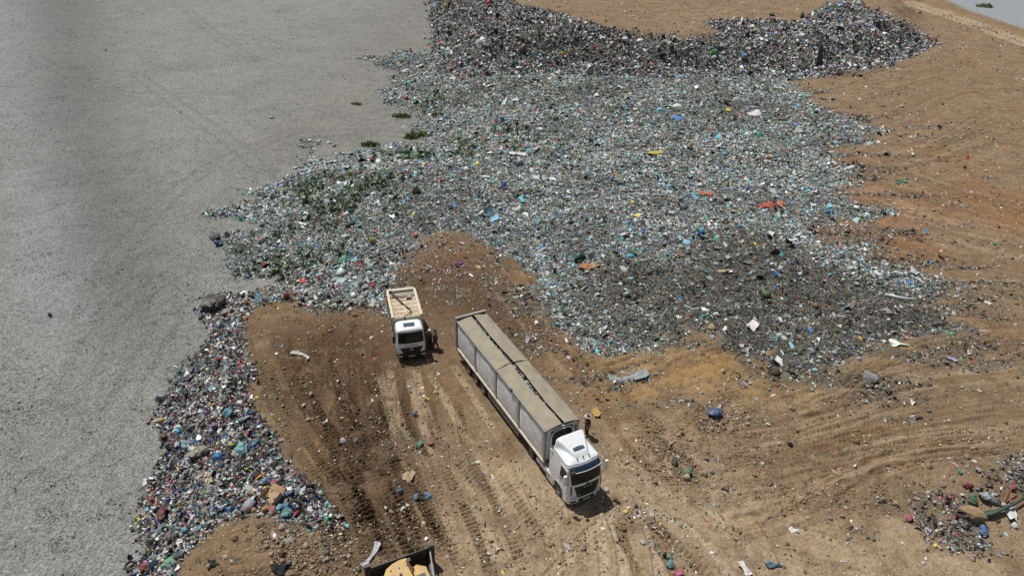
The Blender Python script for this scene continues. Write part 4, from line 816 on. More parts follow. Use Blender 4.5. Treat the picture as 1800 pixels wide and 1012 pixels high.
# ------------------------------------------------------------------ bulldozer at the near edge
def dozer():
    A = unp(*np.array([(642,1004)]).T, z=1.45)[0]; B = unp(*np.array([(763,961)]).T, z=1.45)[0]
    mid = (A+B)/2; d = B-A; Wd = float(np.hypot(*d)); rz = math.atan2(d[1], d[0])+PI/2; O = (mid[0],mid[1],rz)
    z0 = zat(*mid); t = empty('bulldozer', (mid[0],mid[1],z0), rz); tag(t, 'yellow bulldozer with wide dark blade, seen from behind at the near edge', 'bulldozer')
    h = Wd/2
    pf = [(.0,0),(.10,.35),(.12,.7),(.05,1.1),(-.10,1.42),(-.16,1.40),(-.03,1.05),(.02,.7),(0,.35),(-.14,.0)]
    bl = MB().prism([(x+.12,z+.05) for x,z in pf][::-1], -h, h).build('blade', M_DARK, t, bevel=.01)
    MB().box(.0,.2,-h-.02,-h+.3,.0,1.5).build('blade_brace', M_DARK, bl); MB().box(.0,.2,h-.3,h+.02,.0,1.62).build('blade_brace', M_DARK, bl); MB().box(-.3,.14,-.5,.1,.6,1.32).build('blade_brace', M_DARK, bl)
    MB().box(-.06,.10,-h+.2,h-.2,1.25,1.36).build('rib', M_DARK, bl)
    for sg in (-1,1):
        MB().tube([(.05,sg*(h-.35),.45),(-2.0,sg*1.35,.55),(-3.1,sg*1.3,.6)], .13, 8).build('push_arm', M_DARK, t)
        if sg < 0: MB().tube([(.02,sg*(h-.25),1.25),(-.9,sg*(h-.42),.95)], .05, 8).tube([(-.7,sg*(h-.39),1.0),(-1.8,sg*(h-.6),.65)], .085, 8).build('tilt_strut', M_GREY, t)
        # crawler
        n = 40; lx, r = 1.55, .42; per = 4*lx+2*PI*r; tk = MB()
        for k in range(n):
            s = per*k/n
            if s < 2*lx: p = (-lx+s, 2*r); a = 0
            elif s < 2*lx+PI*r: q = (s-2*lx)/r; p = (lx+r*math.sin(q), r+r*math.cos(q)); a = q
            elif s < 4*lx+PI*r: p = (lx-(s-2*lx-PI*r), 0); a = PI
            else: q = (s-4*lx-PI*r)/r; p = (-lx-r*math.sin(q), r-r*math.cos(q)); a = PI+q
            c_, s_ = math.cos(a), -math.sin(a); w_ = .09
            X = lambda u,v: (-2.9+p[0]+u*c_-v*s_, p[1]+u*s_+v*c_)
            cs = [X(-w_,-.03),X(w_,-.03),X(w_,.02),X(0,.02),X(0,.07),X(-w_+.02,.02)]
            tk.prism(cs, sg*1.1-.28, sg*1.1+.28)
        tk.build('crawler_track', M_DARK, t); MB().box(-4.3,-1.5,sg*1.1-.2,sg*1.1+.2,.25,.62).build('track_frame', M_YEL, t, bevel=.05)
    # broad front deck with curved nose
    MB().add([(x,y,z) for z in (.95,1.50) for x,y in [(-3.0,1.25),(-3.0,-.30),(-.16,-.30),(-.14,.1),(-.22,.5),(-.42,.9),(-.95,1.25)]], [tuple(range(6,-1,-1)), tuple(range(7,14))]+[(i,(i+1)%7,7+(i+1)%7,7+i) for i in range(7)]).build('hood', M_YEL, t, bevel=.04)
    MB().add([(x,y,z) for z in (.9,1.28) for x,y in [(-3.0,-.32),(-3.0,-1.15),(-.95,-1.15),(-.62,-.7),(-.80,-.32)]], [tuple(range(4,-1,-1)), tuple(range(5,10))]+[(i,(i+1)%5,5+(i+1)%5,5+i) for i in range(5)]).build('side_deck', M_YEL, t, bevel=.03)
    MB().box(-1.9,-1.3,-.95,-.5,1.281,1.31).build('hatch', M_DARK, t)
    for y in (-.2,.25,.7): MB().tube([(-.65,y,1.49),(-.65,y,1.53)], .05, 8).build('bolt', M_DARK, t)
    MB().box(-.88,-.78,-.5,.5,.6,1.45).build('radiator_guard', M_DARK, t, bevel=.03)
    MB().box(-3.9,-.95,-.55,.55,.55,1.3).build('engine_bay', M_YEL, t, bevel=.04)
    MB().tube([(-1.3,.55,1.5),(-1.3,.55,1.8)], .06, 10).build('exhaust', M_DARK, t)
    MB().tube([(-1.15,.3,1.55),(-1.15,.3,1.68)], .08, 10).build('filler_cap', M_DARK, t)
    MB().tube([(.0,-.25,1.25),(-.75,-.25,1.72),(-1.6,-.25,2.1)], .055, 8).build('lift_cylinder', M_RUST, t)
    MB().tube([(-.9,.7,1.3),(-.5,.95,1.2),(-.2,.9,.95),(.0,.6,1.0)], .03, 6).build('hydraulic_hose', M_BLACK, t)
    MB().box(-4.4,-3.1,-.62,.62,1.3,2.0).box(-4.35,-3.3,-.7,.7,2.62,2.72).box(-3.4,-3.3,-.7,-.62,1.9,2.62).box(-3.4,-3.3,.62,.7,1.9,2.62).box(-4.35,-4.25,-.7,-.62,1.9,2.62).box(-4.35,-4.25,.62,.7,1.9,2.62).build('cab', M_YEL, t, bevel=.02)
    MB().box(-4.26,-3.38,-.6,.6,2.0,2.6).build('cab_glass', M_GLASS, t)
    return O
DOZ = dozer()

# ------------------------------------------------------------------ people
M_SKIN = mat('skin', (.26,.15,.10), .6)
def skinned(name, V, E, rad, m, parent, root=0, sub=2):
    me = bpy.data.meshes.new(name); me.from_pydata([tuple(v) for v in V], E, []); me.materials.append(m)
    o = bpy.data.objects.new(name, me); COL.objects.link(o)
    if parent: o.parent = parent
    sk = o.modifiers.new('skin', 'SKIN'); sk.use_smooth_shade = True
    for i,r in enumerate(rad):
        d = me.skin_vertices[0].data[i]; d.radius = (r,r) if not isinstance(r, tuple) else r; d.use_root = (i == root)
    s = o.modifiers.new('sub', 'SUBSURF'); s.levels = sub; s.render_levels = sub
    return o
def person(label, x, y, face, shirt, legs, hat, pose, hair=(.02,.015,.012), short=True, height=1.76, dz=0):
    """standing figure facing FACE (world angle); pose: dict of joint positions that differ from the default"""
    P = dict(pelvis=(0,0,.96), waist=(.0,0,1.10), chest=(.01,0,1.34), neck=(.01,0,1.50), nape=(.02,0,1.56), chin=(.05,0,1.60), head=(.03,0,1.66), crown=(.02,0,1.735),
             shL=(0,.185,1.42), elL=(-.02,.25,1.15), wrL=(.10,.24,.92), shR=(0,-.185,1.42), elR=(-.02,-.25,1.15), wrR=(.10,-.24,.92),
             hiL=(0,.095,.90), knL=(.03,.11,.50), anL=(0,.12,.09), toL=(.17,.14,.045), hiR=(0,-.095,.90), knR=(.03,-.11,.50), anR=(-.02,-.12,.09), toR=(.15,-.15,.045))
    P.update(pose); P = {k: Vector(v) for k,v in P.items()}
    t = empty('person', (x,y,zat(x,y)+dz), face); tag(t, label, 'person'); sc = height/1.78; t.scale = (sc*1.18,sc*1.18,sc)
    names = list(P); V = [P[n] for n in names]; ix = {n:i for i,n in enumerate(names)}
    rd = dict(pelvis=.125,waist=.115,chest=.135,neck=.06,nape=.055,chin=.075,head=.095,crown=.07,shL=.062,elL=.042,wrL=.028,shR=.062,elR=.042,wrR=.028,hiL=.085,knL=.056,anL=.038,toL=.035,hiR=.085,knR=.056,anR=.038,toR=.035)
    E = [('pelvis','waist'),('waist','chest'),('chest','neck'),('neck','nape'),('nape','head'),('head','chin'),('head','crown'),('chest','shL'),('shL','elL'),('elL','wrL'),('chest','shR'),('shR','elR'),('elR','wrR'),
         ('pelvis','hiL'),('hiL','knL'),('knL','anL'),('anL','toL'),('pelvis','hiR'),('hiR','knR'),('knR','anR'),('anR','toR')]
    E = [(ix[a],ix[b]) for a,b in E]; rad = [rd[n] for n in names]
    for s in 'LR':                                       # palm, four fingers and a thumb
        w = P['wr'+s]; d = (w-P['el'+s]).normalized(); side = d.cross(Vector((1,0,0))); side = (side if side.length > .1 else d.cross(Vector((0,0,1)))).normalized(); up = side.cross(d)
        V.append(w+d*.06); rad.append(.026); pa = len(V)-1; E.append((ix['wr'+s], pa))
        for k,ln in enumerate((.070,.082,.076,.058)):
            b = w+d*.10+side*(k-1.5)*.021; V += [b, b+d*ln*.5-up*.008, b+d*ln*.85-up*.028]; rad += [.0095,.0088,.0078]; n = len(V)
            E += [(pa,n-3),(n-3,n-2),(n-2,n-1)]
        b = w+d*.045-side*.032; V += [b, b+d*.035-side*.018-up*.006, b+d*.062-side*.022-up*.016]; rad += [.011,.010,.009]; n = len(V); E += [(pa,n-3),(n-3,n-2),(n-2,n-1)]
    body = skinned('body', V, E, rad, M_SKIN, t, root=ix['pelvis'])
    hz = P['head']; fw = (P['chin']-P['nape']); fw.z = 0; fw = fw.normalized() if fw.length > .01 else Vector((1,0,0))
    lf = Vector((0,0,1)).cross(fw)
    MB().tube([hz+fw*.088+Vector((0,0,.005)), hz+fw*.118-Vector((0,0,.03))], [.010,.017], 6).build('nose', M_SKIN, t, smooth=True)
    dk = mat('feature', (.03,.015,.012), .5)
    for sg in (-1,1):
        MB().lathe([(.001,-.008),(.012,-.006),(.014,0),(.012,.006),(.001,.008)], tuple(hz+fw*.085+lf*sg*.033+Vector((0,0,.008))), 8).build('eye', dk, t)
        MB().lathe([(.001,-.012),(.022,-.010),(.028,0),(.022,.010),(.001,.012)], tuple(hz+lf*sg*.094-Vector((0,0,.005))), 10).build('ear', M_SKIN, t)
    MB().box(-.004,.004,-.024,.024,-.005,.005).build('mouth', mat('lips', (.22,.08,.07), .6), t).location = hz+fw*.096-Vector((0,0,.058))
    # hair: cap over the back and top of the skull
    def hg(u, v):
        a = u*2*PI; e = v; c = hz+Vector((-.012,0,.018)); k = .104
        low = -.15 if math.cos(a) < .2 else .45
        el = low*PI/2+(1-low)*PI/2*e; q = fw*math.cos(a)*math.cos(el)+lf*math.sin(a)*math.cos(el); return tuple(c+q*k+Vector((0,0,math.sin(el)*k)))
    MB().grid(hg, np.linspace(0,1,17), np.linspace(0,1,6)).build('hair', mat('hair', hair, .8), t, smooth=True)
    ms = mat('shirt', shirt, .85, noise=.2, scale=12, bump=.5, bscale=9); ml = mat('trousers', legs, .9, noise=.25, scale=10, bump=.5, bscale=9)
    mid = lambda a,b,f: P[a].lerp(P[b], f)
    SV = [P['pelvis']+Vector((0,0,-.02)),P['waist'],P['chest'],mid('chest','neck',.75),P['shL'],mid('shL','elL',.9) if short else mid('elL','wrL',.9),P['shR'],mid('shR','elR',.9) if short else mid('elR','wrR',.9)]
    if short: skinned('shirt', SV, [(0,1),(1,2),(2,3),(2,4),(4,5),(2,6),(6,7)], [.145,.135,.155,.075,.083,.062,.083,.062], ms, t)
    else:
        SV += [P['elL'],P['elR']]; skinned('shirt', SV, [(0,1),(1,2),(2,3),(2,4),(4,8),(8,5),(2,6),(6,9),(9,7)], [.145,.135,.155,.075,.083,.045,.083,.045,.058,.058], ms, t)
    skinned('trousers', [P['pelvis']+Vector((0,0,.03)),P['hiL'],P['knL'],P['anL']+Vector((0,0,.01)),P['hiR'],P['knR'],P['anR']+Vector((0,0,.01))], [(0,1),(1,2),(2,3),(0,4),(4,5),(5,6)], [.135,.105,.075,.062,.105,.075,.062], ml, t)
    for s in 'LR':
        a, b = P['an'+s], P['to'+s]; skinned('shoe', [a+Vector((-.05,0,-.045)), a+Vector((.02,0,-.04)), b+Vector((.03,0,-.008))], [(0,1),(1,2)], [.045,.052,.04], M_BLACK, t, sub=1)
    if hat:
        kind, c = hat; hm = mat('hat', c, .7); h0 = hz+Vector((0,0,.035))
        if kind == 'brim':
            prof = [(.20,-.015),(.205,.0),(.11,.012),(.105,.075),(.085,.10),(.001,.108)]
            V=[];F=[]
            for k in range(24):
                a = 2*PI*k/24; V += [tuple(h0+Vector((r*math.cos(a), r*math.sin(a), z))) for r,z in prof]
            F = [(k*6+j,((k+1)%24)*6+j,((k+1)%24)*6+j+1,k*6+j+1) for k in range(24) for j in range(5)]
            h = MB().add(V,F).build('hat', hm, t, smooth=True, solid=.006)
            dkm = mat('hat_crown', (.10,.045,.04), .8); prof2 = [(.113,.012),(.110,.075),(.088,.104),(.001,.112)]; V=[]
            for k in range(24):
                a = 2*PI*k/24; V += [tuple(h0+Vector((r*math.cos(a), r*math.sin(a), z+.004))) for r,z in prof2]
            MB().add(V, [(k*4+j,((k+1)%24)*4+j,((k+1)%24)*4+j+1,k*4+j+1) for k in range(24) for j in range(3)]).build('hat_crown', dkm, h, smooth=True)
        else:
            def cg(u, v): a = u*2*PI; el = v*PI/2; return tuple(h0+Vector((-.01,0,.0))+(fw*math.cos(a)+lf*math.sin(a))*math.cos(el)*.112+Vector((0,0,math.sin(el)*.10)))
            MB().grid(cg, np.linspace(0,1,21), np.linspace(0,1,6)).add([tuple(h0+fw*a+lf*b+Vector((0,0,c_))) for a,b,c_ in ((.09,-.075,.01),(.09,.075,.01),(.19,.05,-.01),(.19,-.05,-.01))], [(0,3,2,1)]).build('cap', hm, t, smooth=True, solid=.006)
    return t
gp = lambda u,v: hit([(u,v)])[0]
q = gp(766,612); person('person in navy shirt and dark trousers standing beside the small white truck', q[0], q[1], R(160), (.035,.045,.09), (.045,.035,.035), None, dict(wrR=(.30,-.10,1.22), elR=(.10,-.26,1.16), wrL=(.25,.16,1.05), elL=(.02,.27,1.14), knL=(.05,.14,.50), anL=(.08,.18,.09), toL=(.24,.22,.045), anR=(-.12,-.12,.09), toR=(.05,-.14,.045)), height=1.86)
q = gp(756.5,611); person('person in white cap and dark clothes close against the small white truck', q[0], q[1], R(150), (.06,.045,.05), (.03,.028,.03), ('cap',(.6,.6,.58)), dict(wrR=(.28,-.16,1.30), elR=(.12,-.24,1.22)), short=False, height=1.8)
q = gp(1031,764); person('person in pale broad-brimmed hat and dark red shirt behind the lorry cab', q[0], q[1], R(200), (.085,.040,.038), (.035,.030,.030), ('brim',(.58,.48,.44)), dict(wrR=(.26,-.16,1.0), elR=(.05,-.27,1.14)), height=1.82)

# ------------------------------------------------------------------ rubbish one can single out
M_BAG = mat('bag_plastic', objcol=True, rough=.5, spec=.35, noise=.28, scale=5, bump=.9, bscale=7, dirt=(.22,.19,.15), dirtamt=.75)
M_CLOTH = mat('cloth', objcol=True, rough=.85, noise=.2, scale=4, bump=.6, bscale=6)
M_ROCK = mat('rock', objcol=True, rough=.95, spec=.15, noise=.3, scale=3, bump=.8, bscale=9)
M_CARD = mat('cardboard', objcol=True, rough=.9, noise=.15, scale=4)
import bmesh
def blobmesh(name, seed, kind, m):
    r = np.random.default_rng(seed); bm = bmesh.new(); bmesh.ops.create_icosphere(bm, subdivisions=3 if kind == 'bag' else 2, radius=.5)
    co = np.array([v.co[:] for v in bm.verts])
    if kind == 'bag':
        a = np.arctan2(co[:,1], co[:,0]); f = 1+.10*np.sin(a*5+seed)*np.clip(co[:,2]+.5,0,1)+.07*np.sin(a*9+2*seed+co[:,2]*6); co[:,:2] *= f[:,None]
        co += .26*np.stack([np.abs(fbm(co[:,1]*3.2+seed+k*7, co[:,2]*3.2+k*5+co[:,0]*2.6, 3))-.15 for k in range(3)], 1)+.16*np.stack([fbm(co[:,0]*1.6+seed*3+k*7, co[:,2]*1.6+k*5-co[:,1]*1.4, 2) for k in range(3)], 1)
        top = np.clip((co[:,2]-.28)/.22, 0, 1); co[:,:2] *= (1-.72*top)[:,None]; co[:,2] += .10*top; co[:,2] *= .78
        co[:,0] *= 1.15+.3*r.random(); ang = r.uniform(.2,1.1)
        c_, s_ = math.cos(ang), math.sin(ang); co = np.stack([co[:,0]*c_+co[:,2]*s_, co[:,1], -co[:,0]*s_+co[:,2]*c_], 1)
        co[:,2] = np.where(co[:,2] < -.28, -.28+(co[:,2]+.28)*.3, co[:,2])
    elif kind == 'rock':
        co *= [1,.75+.2*r.random(),.6+.2*r.random()]
        for k in range(9):                                # chop planes off
            nrm = r.normal(size=3); nrm /= np.linalg.norm(nrm); d = co@nrm; cut = r.uniform(.26,.40); co -= np.clip(d-cut,0,None)[:,None]*nrm
        co += r.normal(0,.012,co.shape)
    for v,c in zip(bm.verts, co): v.co = c
    me = bpy.data.meshes.new(name); bm.to_mesh(me); bm.free(); me.materials.append(m)
    return me
def sheetmesh(name, seed, m, long=1.0, n=12):
    r = np.random.default_rng(seed); mb = MB()
    def g(u, v):
        x, y = (u-.5)*long, (v-.5)*.8/long**.3; e = .10*math.sin(9*u+seed)+.08*math.sin(7*v+seed*2)
        y2 = y*(1+.3*math.sin(u*6+seed))+.12*long*math.sin(u*4+seed)*.6
        return (x+e*.4, y2+e*.25, float(.13*abs(fbm(np.array(u*3.*long+seed),np.array(v*3.),3))*3+.02))
    mb.grid(g, np.linspace(0,1,int(n*max(1,long/1.5))), np.linspace(0,1,n)); me = bpy.data.meshes.new(name); me.from_pydata(mb.v,[],mb.f); me.materials.append(m); me.update()
    me.polygons.foreach_set('use_smooth', [True]*len(me.polygons)); return me
BAGS = [blobmesh('bag', 3+i*5, 'bag', M_BAG) for i in range(5)]
ROCKS = [blobmesh('rock', 50+i, 'rock', M_ROCK) for i in range(6)]
SHEETS = [sheetmesh('sheet', 80+i, M_CLOTH) for i in range(4)]; STRIPS = [sheetmesh('strip', 90+i, M_CLOTH, 3.5) for i in range(3)]
LIB = dict(bag=BAGS, rock=ROCKS, sheet=SHEETS, strip=STRIPS)
CAT = dict(bag='bag', rock='stone', sheet='sheet', strip='cloth')
def put(kind, u, v, size, rgb, name, label, cat=None, group=None, rot=None, k=None, sink=.12, xy=None):
    me = LIB[kind][k if k is not None else random.randrange(len(LIB[kind]))]
    o = bpy.data.objects.new(name, me); COL.objects.link(o); q = hit([(u,v)])[0] if xy is None else xy
    sx_,sy_,sz_ = size if isinstance(size, tuple) else (size,size,size)
    zz = zat(q[0],q[1]); lift = {'bag':.28,'rock':.22}.get(kind,.0)
    o.location = (q[0], q[1], zz+sz_*(lift-sink*.5)+(.10 if kind in ('sheet','strip') else .05*(kind=='bag'))); o.scale = (sx_,sy_,sz_); o.rotation_euler = (random.uniform(-.15,.15), random.uniform(-.15,.15), rot if rot is not None else random.uniform(0,6.28))
    g_ = float(np.mean(rgb)); ds = .68; o.color = (*S(*[g_+(q_-g_)*ds for q_ in rgb]), 1); tag(o, label, cat or CAT[kind], group); return o
def tyre(u, v, r, label, tilt=(0,0), dz=.0):
    m = MB(); n = 30; k = 12; V = []; F = []
    for i in range(n):
        a = 2*PI*i/n
        for j in range(k):
            b = 2*PI*j/k; rr = r*.74+r*.26*math.cos(b)*(.94 if abs(math.cos(b))>.8 else 1); z = r*.24*math.sin(b)
            V.append((rr*math.cos(a), rr*math.sin(a), z))
    for i in range(n):
        for j in range(k):
            if 4 <= j <= 7: continue                      # open towards the hub
            F.append((i*k+j, ((i+1)%n)*k+j, ((i+1)%n)*k+(j+1)%k, i*k+(j+1)%k))
    o = m.add(V,F).build('tyre', M_TYRE, smooth=True, solid=.03); q = hit([(u,v)])[0]; o.location = (q[0],q[1],zat(q[0],q[1])+r*.22+dz); o.rotation_euler = (tilt[0],tilt[1],0); tag(o, label, 'tyre'); return o
tyre(232,999,.36, 'old black tyre lying flat on the gravel at the foot of the left slope', (.15,.1), .12)
tyre(1686,913,.40, 'worn tyre lying beside the sandy boulder in the lower right heap', (-.35,-.1), .42)
tyre(520,896,.42, 'tyre standing half buried beside the blue bags at the slope end', (1.2,.3), .32)
put('rock', 1709,909, (1.9,1.3,1.5), (170,136,92), 'boulder', 'large sandy yellow boulder next to the tyre, lower right', 'boulder', rot=-.75, k=4)
put('bag', 350,800, (1.0,1.25,.9), (150,138,122), 'sack', 'big stained beige sack halfway down the left rubbish slope', 'sack')
o = MB(); o.box(-.6,.6,-.45,.45,0,.03).box(-.6,-.58,-.45,.45,.03,.35).box(.58,.6,-.45,.45,.03,.3).add([(-.6,.45,.03),(.6,.45,.03),(.65,.8,.25),(-.5,.85,.2)],[(0,1,2,3)])
b = o.build('cardboard_box', mat('brown_card', (.34,.22,.12), .9, noise=.15, scale=3), solid=.015); q = hit([(478,882)])[0]; b.location = (q[0],q[1],zat(q[0],q[1])+.12); b.rotation_euler = (.25,-.2,-.5); tag(b, 'flattened brown cardboard box beside the blue bags at the slope end', 'cardboard box')
NB = [('bag',486,869,.55,(25,90,175),'bright blue bag touching the cardboard box'),('bag',509,872,(.5,.8,.5),(30,85,165),'tall blue bag right of the cardboard box'),
('bag',488,882,.5,(110,160,180),'pale blue bag lying on the edge of the cardboard box'),('bag',507,896,.5,(20,120,190),'azure blue bag below the cardboard box, above the teal bag'),('bag',505,906,.6,(60,150,150),'round teal bag at the lowest tip of the slope'),
('bag',479,900,(.7,.4,.4),(195,60,90),'pink bag just below the cardboard box'),('bag',468,898,(.6,.35,.35),(200,150,60),'amber bag at the lower left corner of the cardboard box'),
('bag',476,850,.5,(35,85,145),'dark blue bag above the cardboard box'),('bag',483,856,(.5,.35,.35),(215,75,95),'coral pink bag above the cardboard box'),
('bag',292,775,(.9,.75,.7),(95,22,28),'maroon square bundle on the left edge of the slope by the gravel'),('bag',289,911,(.75,.95,.7),(120,20,26),'dark red sack low on the left slope'),
('bag',286,744,(.55,.45,.5),(225,190,50),'bright yellow bag at the gravel edge above the maroon bundle'),('bag',297,750,.6,(110,120,130),'slate grey bag right of the yellow bag'),
('bag',302,791,(.8,.6,.6),(78,88,88),'dark green-grey bag below the maroon bundle'),('bag',328,788,.5,(85,180,185),'turquoise bag right of the maroon bundle'),('bag',293,803,.5,(120,115,125),'lilac grey bag at the gravel edge below the dark bag'),
('bag',380,757,.55,(160,95,180),'purple bag high on the slope, right side'),('bag',402,733,.6,(60,165,215),'sky blue bag near the dirt edge of the slope'),('bag',424,797,(.7,1.0,.6),(70,190,195),'long turquoise bag in the middle of the slope'),
('bag',448,787,(.8,.45,.5),(25,100,170),'cobalt blue bag beside the dirt at mid slope'),('bag',355,850,(.8,1.0,.7),(175,168,160),'large dirty white sack below the beige sack'),('bag',328,842,.6,(145,148,165),'pale violet grey bag low on the slope near gravel'),
('bag',440,866,(.8,.5,.5),(200,198,190),'flat white bag left of the cardboard box'),('bag',298,887,.5,(50,90,160),'blue bag above the dark red sack'),('bag',268,883,.55,(190,55,65),'red bag at the gravel edge, low on the slope'),
('bag',305,946,(.95,.6,.6),(75,82,86),'dark grey bag with pale top near the lower slope end'),('bag',328,937,.5,(60,160,200),'light blue bag near the lower slope end'),('bag',284,936,.5,(105,145,180),'grey-blue bag near the gravel, lower slope end'),
('bag',300,992,(1.0,.45,.4),(90,190,130),'mint green bag near the bottom left corner'),('bag',256,1004,.5,(180,40,50),'small red bag near the lying tyre'),('bag',246,990,(.6,.4,.4),(165,165,175),'pale grey bag beside the lying tyre'),('bag',263,981,(.5,.5,.6),(75,85,95),'slate bag above the pale bag near the tyre'),
('bag',385,431,(1.1,.8,.7),(25,85,170),'big blue bag at the far left tip of the rubbish on gravel'),('bag',379,418,(1.7,1.1,.7),(50,55,72),'navy black bundle behind the big blue bag at the left tip'),
('bag',378,541,(2.4,1.9,1.6),(62,62,58),'huge dark matted bale at the upper corner of the left slope'),('bag',366,530,(1.1,.8,.8),(125,128,148),'lavender grey bag on top of the dark bale'),('bag',398,555,(1,.9,.8),(130,125,130),'grey bag at the right foot of the dark bale'),
('bag',455,529,(1.2,.9,.7),(50,130,165),'petrol blue bag above the dirt pad corner'),('bag',590,533,(1.3,.5,.5),(105,88,55),'brown sack leaning at the back edge of the dirt pad'),('bag',505,524,.8,(170,65,85),'crimson striped bag near the back edge of the pad'),
('bag',656,428,.8,(205,180,60),'mustard yellow bag in the rubbish above the small truck'),('bag',1256,729,(.9,1.0,.8),(30,75,145),'burst blue bag on the earth mound right of the lorry'),('bag',1208,832,(.5,.4,.4),(60,160,70),'small green bag among stones below the mound'),
('bag',1185,815,.45,(35,38,38),'round black bag beside the pale film below the mound'),('bag',1708,882,(.65,.5,.5),(35,130,70),'shiny green bag above the sandy boulder'),('bag',1726,937,(.75,.5,.5),(25,105,190),'blue bag below the sandy boulder'),
('bag',1729,877,.65,(150,165,170),'pale bag right of the green bag in the lower right heap'),('bag',1743,882,(.9,.5,.5),(120,122,125),'grey bag near the red pole in the lower right heap'),('bag',1699,856,.5,(170,30,60),'crimson bag in the lower right heap'),('bag',1596,913,.4,(205,40,100),'magenta bag at the left end of the lower right heap'),
('bag',737,783,(.6,.4,.35),(50,160,110),'green bag on the churned pad left of the lorry'),('bag',758,781,(.4,.35,.35),(190,45,65),'small red bag next to the green bag on the pad'),('bag',603,778,.4,(190,192,198),'white bag on the dark churned pad'),('bag',626,777,(.4,.35,.3),(110,120,118),'grey-green bag beside the white bag on the churned pad'),
('bag',702,863,.4,(70,130,165),'dusty blue bag on the pad, left of a row of three'),('bag',731,876,.38,(60,130,180),'small blue bag on the pad, middle of a row of three'),('bag',752,874,(.4,.5,.35),(60,140,195),'bright blue bag on the pad, right of a row of three'),
('bag',729,728,.4,(80,125,150),'bluish bag on the pad below the small truck'),('bag',1177,994,(.5,.4,.35),(75,160,160),'teal bag at the bottom edge of the pad'),('bag',1193,1009,(.5,.4,.4),(220,75,120),'hot pink bag at the bottom edge of the pad'),('bag',1176,981,(.45,.3,.3),(70,150,115),'sea green bag near the bottom edge'),
('bag',1253,95,(2.2,1.5,1.2),(55,165,45),'vivid green bag on the far rubbish bank'),('bag',1066,855+8,.3,(210,210,205),'tiny white bag on the dirt in front of the lorry'),('bag',1053,858,(1.3,.9,.7),(200,200,195),None),
('bag',1640,72,(2.0,1.6,1.1),(190,85,60),'rust orange bag at the right end of the far bank'),('bag',1512,20,(2.6,1.4,1.2),(175,55,70),'reddish bag on the crest of the far bank'),('bag',778,74,(2,1.6,1),(185,45,50),'red bag on the left face of the far bank'),('bag',788,68,(2,1.4,1),(45,90,150),'blue bag next to the red bag on the far bank'),
('bag',1278,478,(.0,0,0),(0,0,0),None)]
for k,u,v,s,c,l in NB:
    if l: put(k,u,v,s if isinstance(s,tuple) else (s,s,s),c,'rubbish_bag',l)
NS = [('sheet',1345,362,(2.2,1.4,1),(205,70,50),'orange-red sheet crumpled on the right part of the field'),('sheet',1237,342,(1.8,1.3,1),(220,85,60),'coral sheet left of the orange-red sheet'),('sheet',1372,361,(1.2,1,.8),(215,110,80),'salmon sheet right of the orange-red sheet'),
('sheet',1153,269,(2.6,1.3,.9),(205,175,40),'mustard yellow sheet in the middle of the rubbish field'),('sheet',1035,472,(1.9,1.1,.8),(185,115,55),'orange-brown card on the grey rubbish above the lorry'),('strip',1273,481,(.45,.6,.8),(205,190,140),'cream sack strip standing out on the dark rubbish'),
('sheet',910,271,(2.4,1.3,.6),(215,218,212),'white board lying left of the pale timbers'),('strip',945,259,(1.3,1.0,.6),(190,180,158),'long pale planks in the field behind the white board'),('strip',528,625,(.45,.5,.6),(215,212,200),'white cloth strip twisted on the dirt pad'),
('strip',652,975,(.5,.55,.6),(185,185,195),'grey-white cloth strip left of the bulldozer blade'),('sheet',495,1001,(.85,.75,.9),(28,28,30),'black plastic sheet on the stony dirt at the bottom'),('sheet',378,993,(.8,.3,.9),(60,70,62),'dark wet rag on the bottom left dirt'),('sheet',272,961,(.9,.7,1.2),(34,36,38),'black tray by the gravel edge at the bottom left'),
('sheet',719,838,(.9,.7,.5),(178,152,108),'torn tan cardboard on the churned pad'),('sheet',1672,633,(.9,.5,.8),(175,160,205),'lilac sheet on the right-hand dirt'),('sheet',1358,995,(.9,.4,.7),(70,120,140),'blue panel on the dirt at the bottom right'),('sheet',1308,1000,(.95,.5,.6),(215,212,200),'white sheet beside the dark stain at the bottom'),
('sheet',1395,934,(.6,.4,.5),(220,218,205),'small white sheet on the bright lower dirt'),('sheet',1606,476,(1.2,.8,1),(190,190,205),'crumpled pale sheet at the right edge of the dark rubbish'),('sheet',1060,728,(.0,.0,.0),(0,0,0),None),('sheet',1048,727,(.9,.6,.7),(200,160,60),'yellow sheet on the dirt beyond the hatted person'),
('sheet',750,702,(.45,.35,.5),(205,185,60),'small yellow sheet on the wheel rut below the small truck'),('sheet',1583,321,(1.8,.7,.8),(60,160,115),'green sheet on dirt at the right end of the field'),('sheet',780,470,(.0,0,0),(0,0,0),None),('sheet',806,465,(1.1,.5,.7),(120,60,120),'purple sheet on the soil behind the small truck'),
('strip',1105,662,(.9,1.2,.8),(150,160,158),'pale strip of film with dark scraps on the sandy ridge'),('sheet',88,554,(.55,.35,.6),(40,38,34),'dark rag lying alone on the gravel far from the rubbish'),('sheet',478,209,(.9,.4,.5),(45,48,44),'small dark scrap alone on the upper gravel'),('sheet',588,258,(.7,.4,.5),(50,48,40),'black scrap on gravel above the weed-grown rubbish'),('sheet',403,79,(1.0,.4,.6),(215,220,218),'white scrap alone on the upper gravel'),('sheet',186,89,(1.1,.4,.6),(70,90,72),'long dull green scrap on the upper left gravel'),('sheet',1776,884+15,(1.4,.6,.6),(205,208,210),'white film sheet under the green strip, lower right')]
for k,u,v,s,c,l in NS:
    if l: put(k,u,v,s,c,'rubbish_sheet',l)
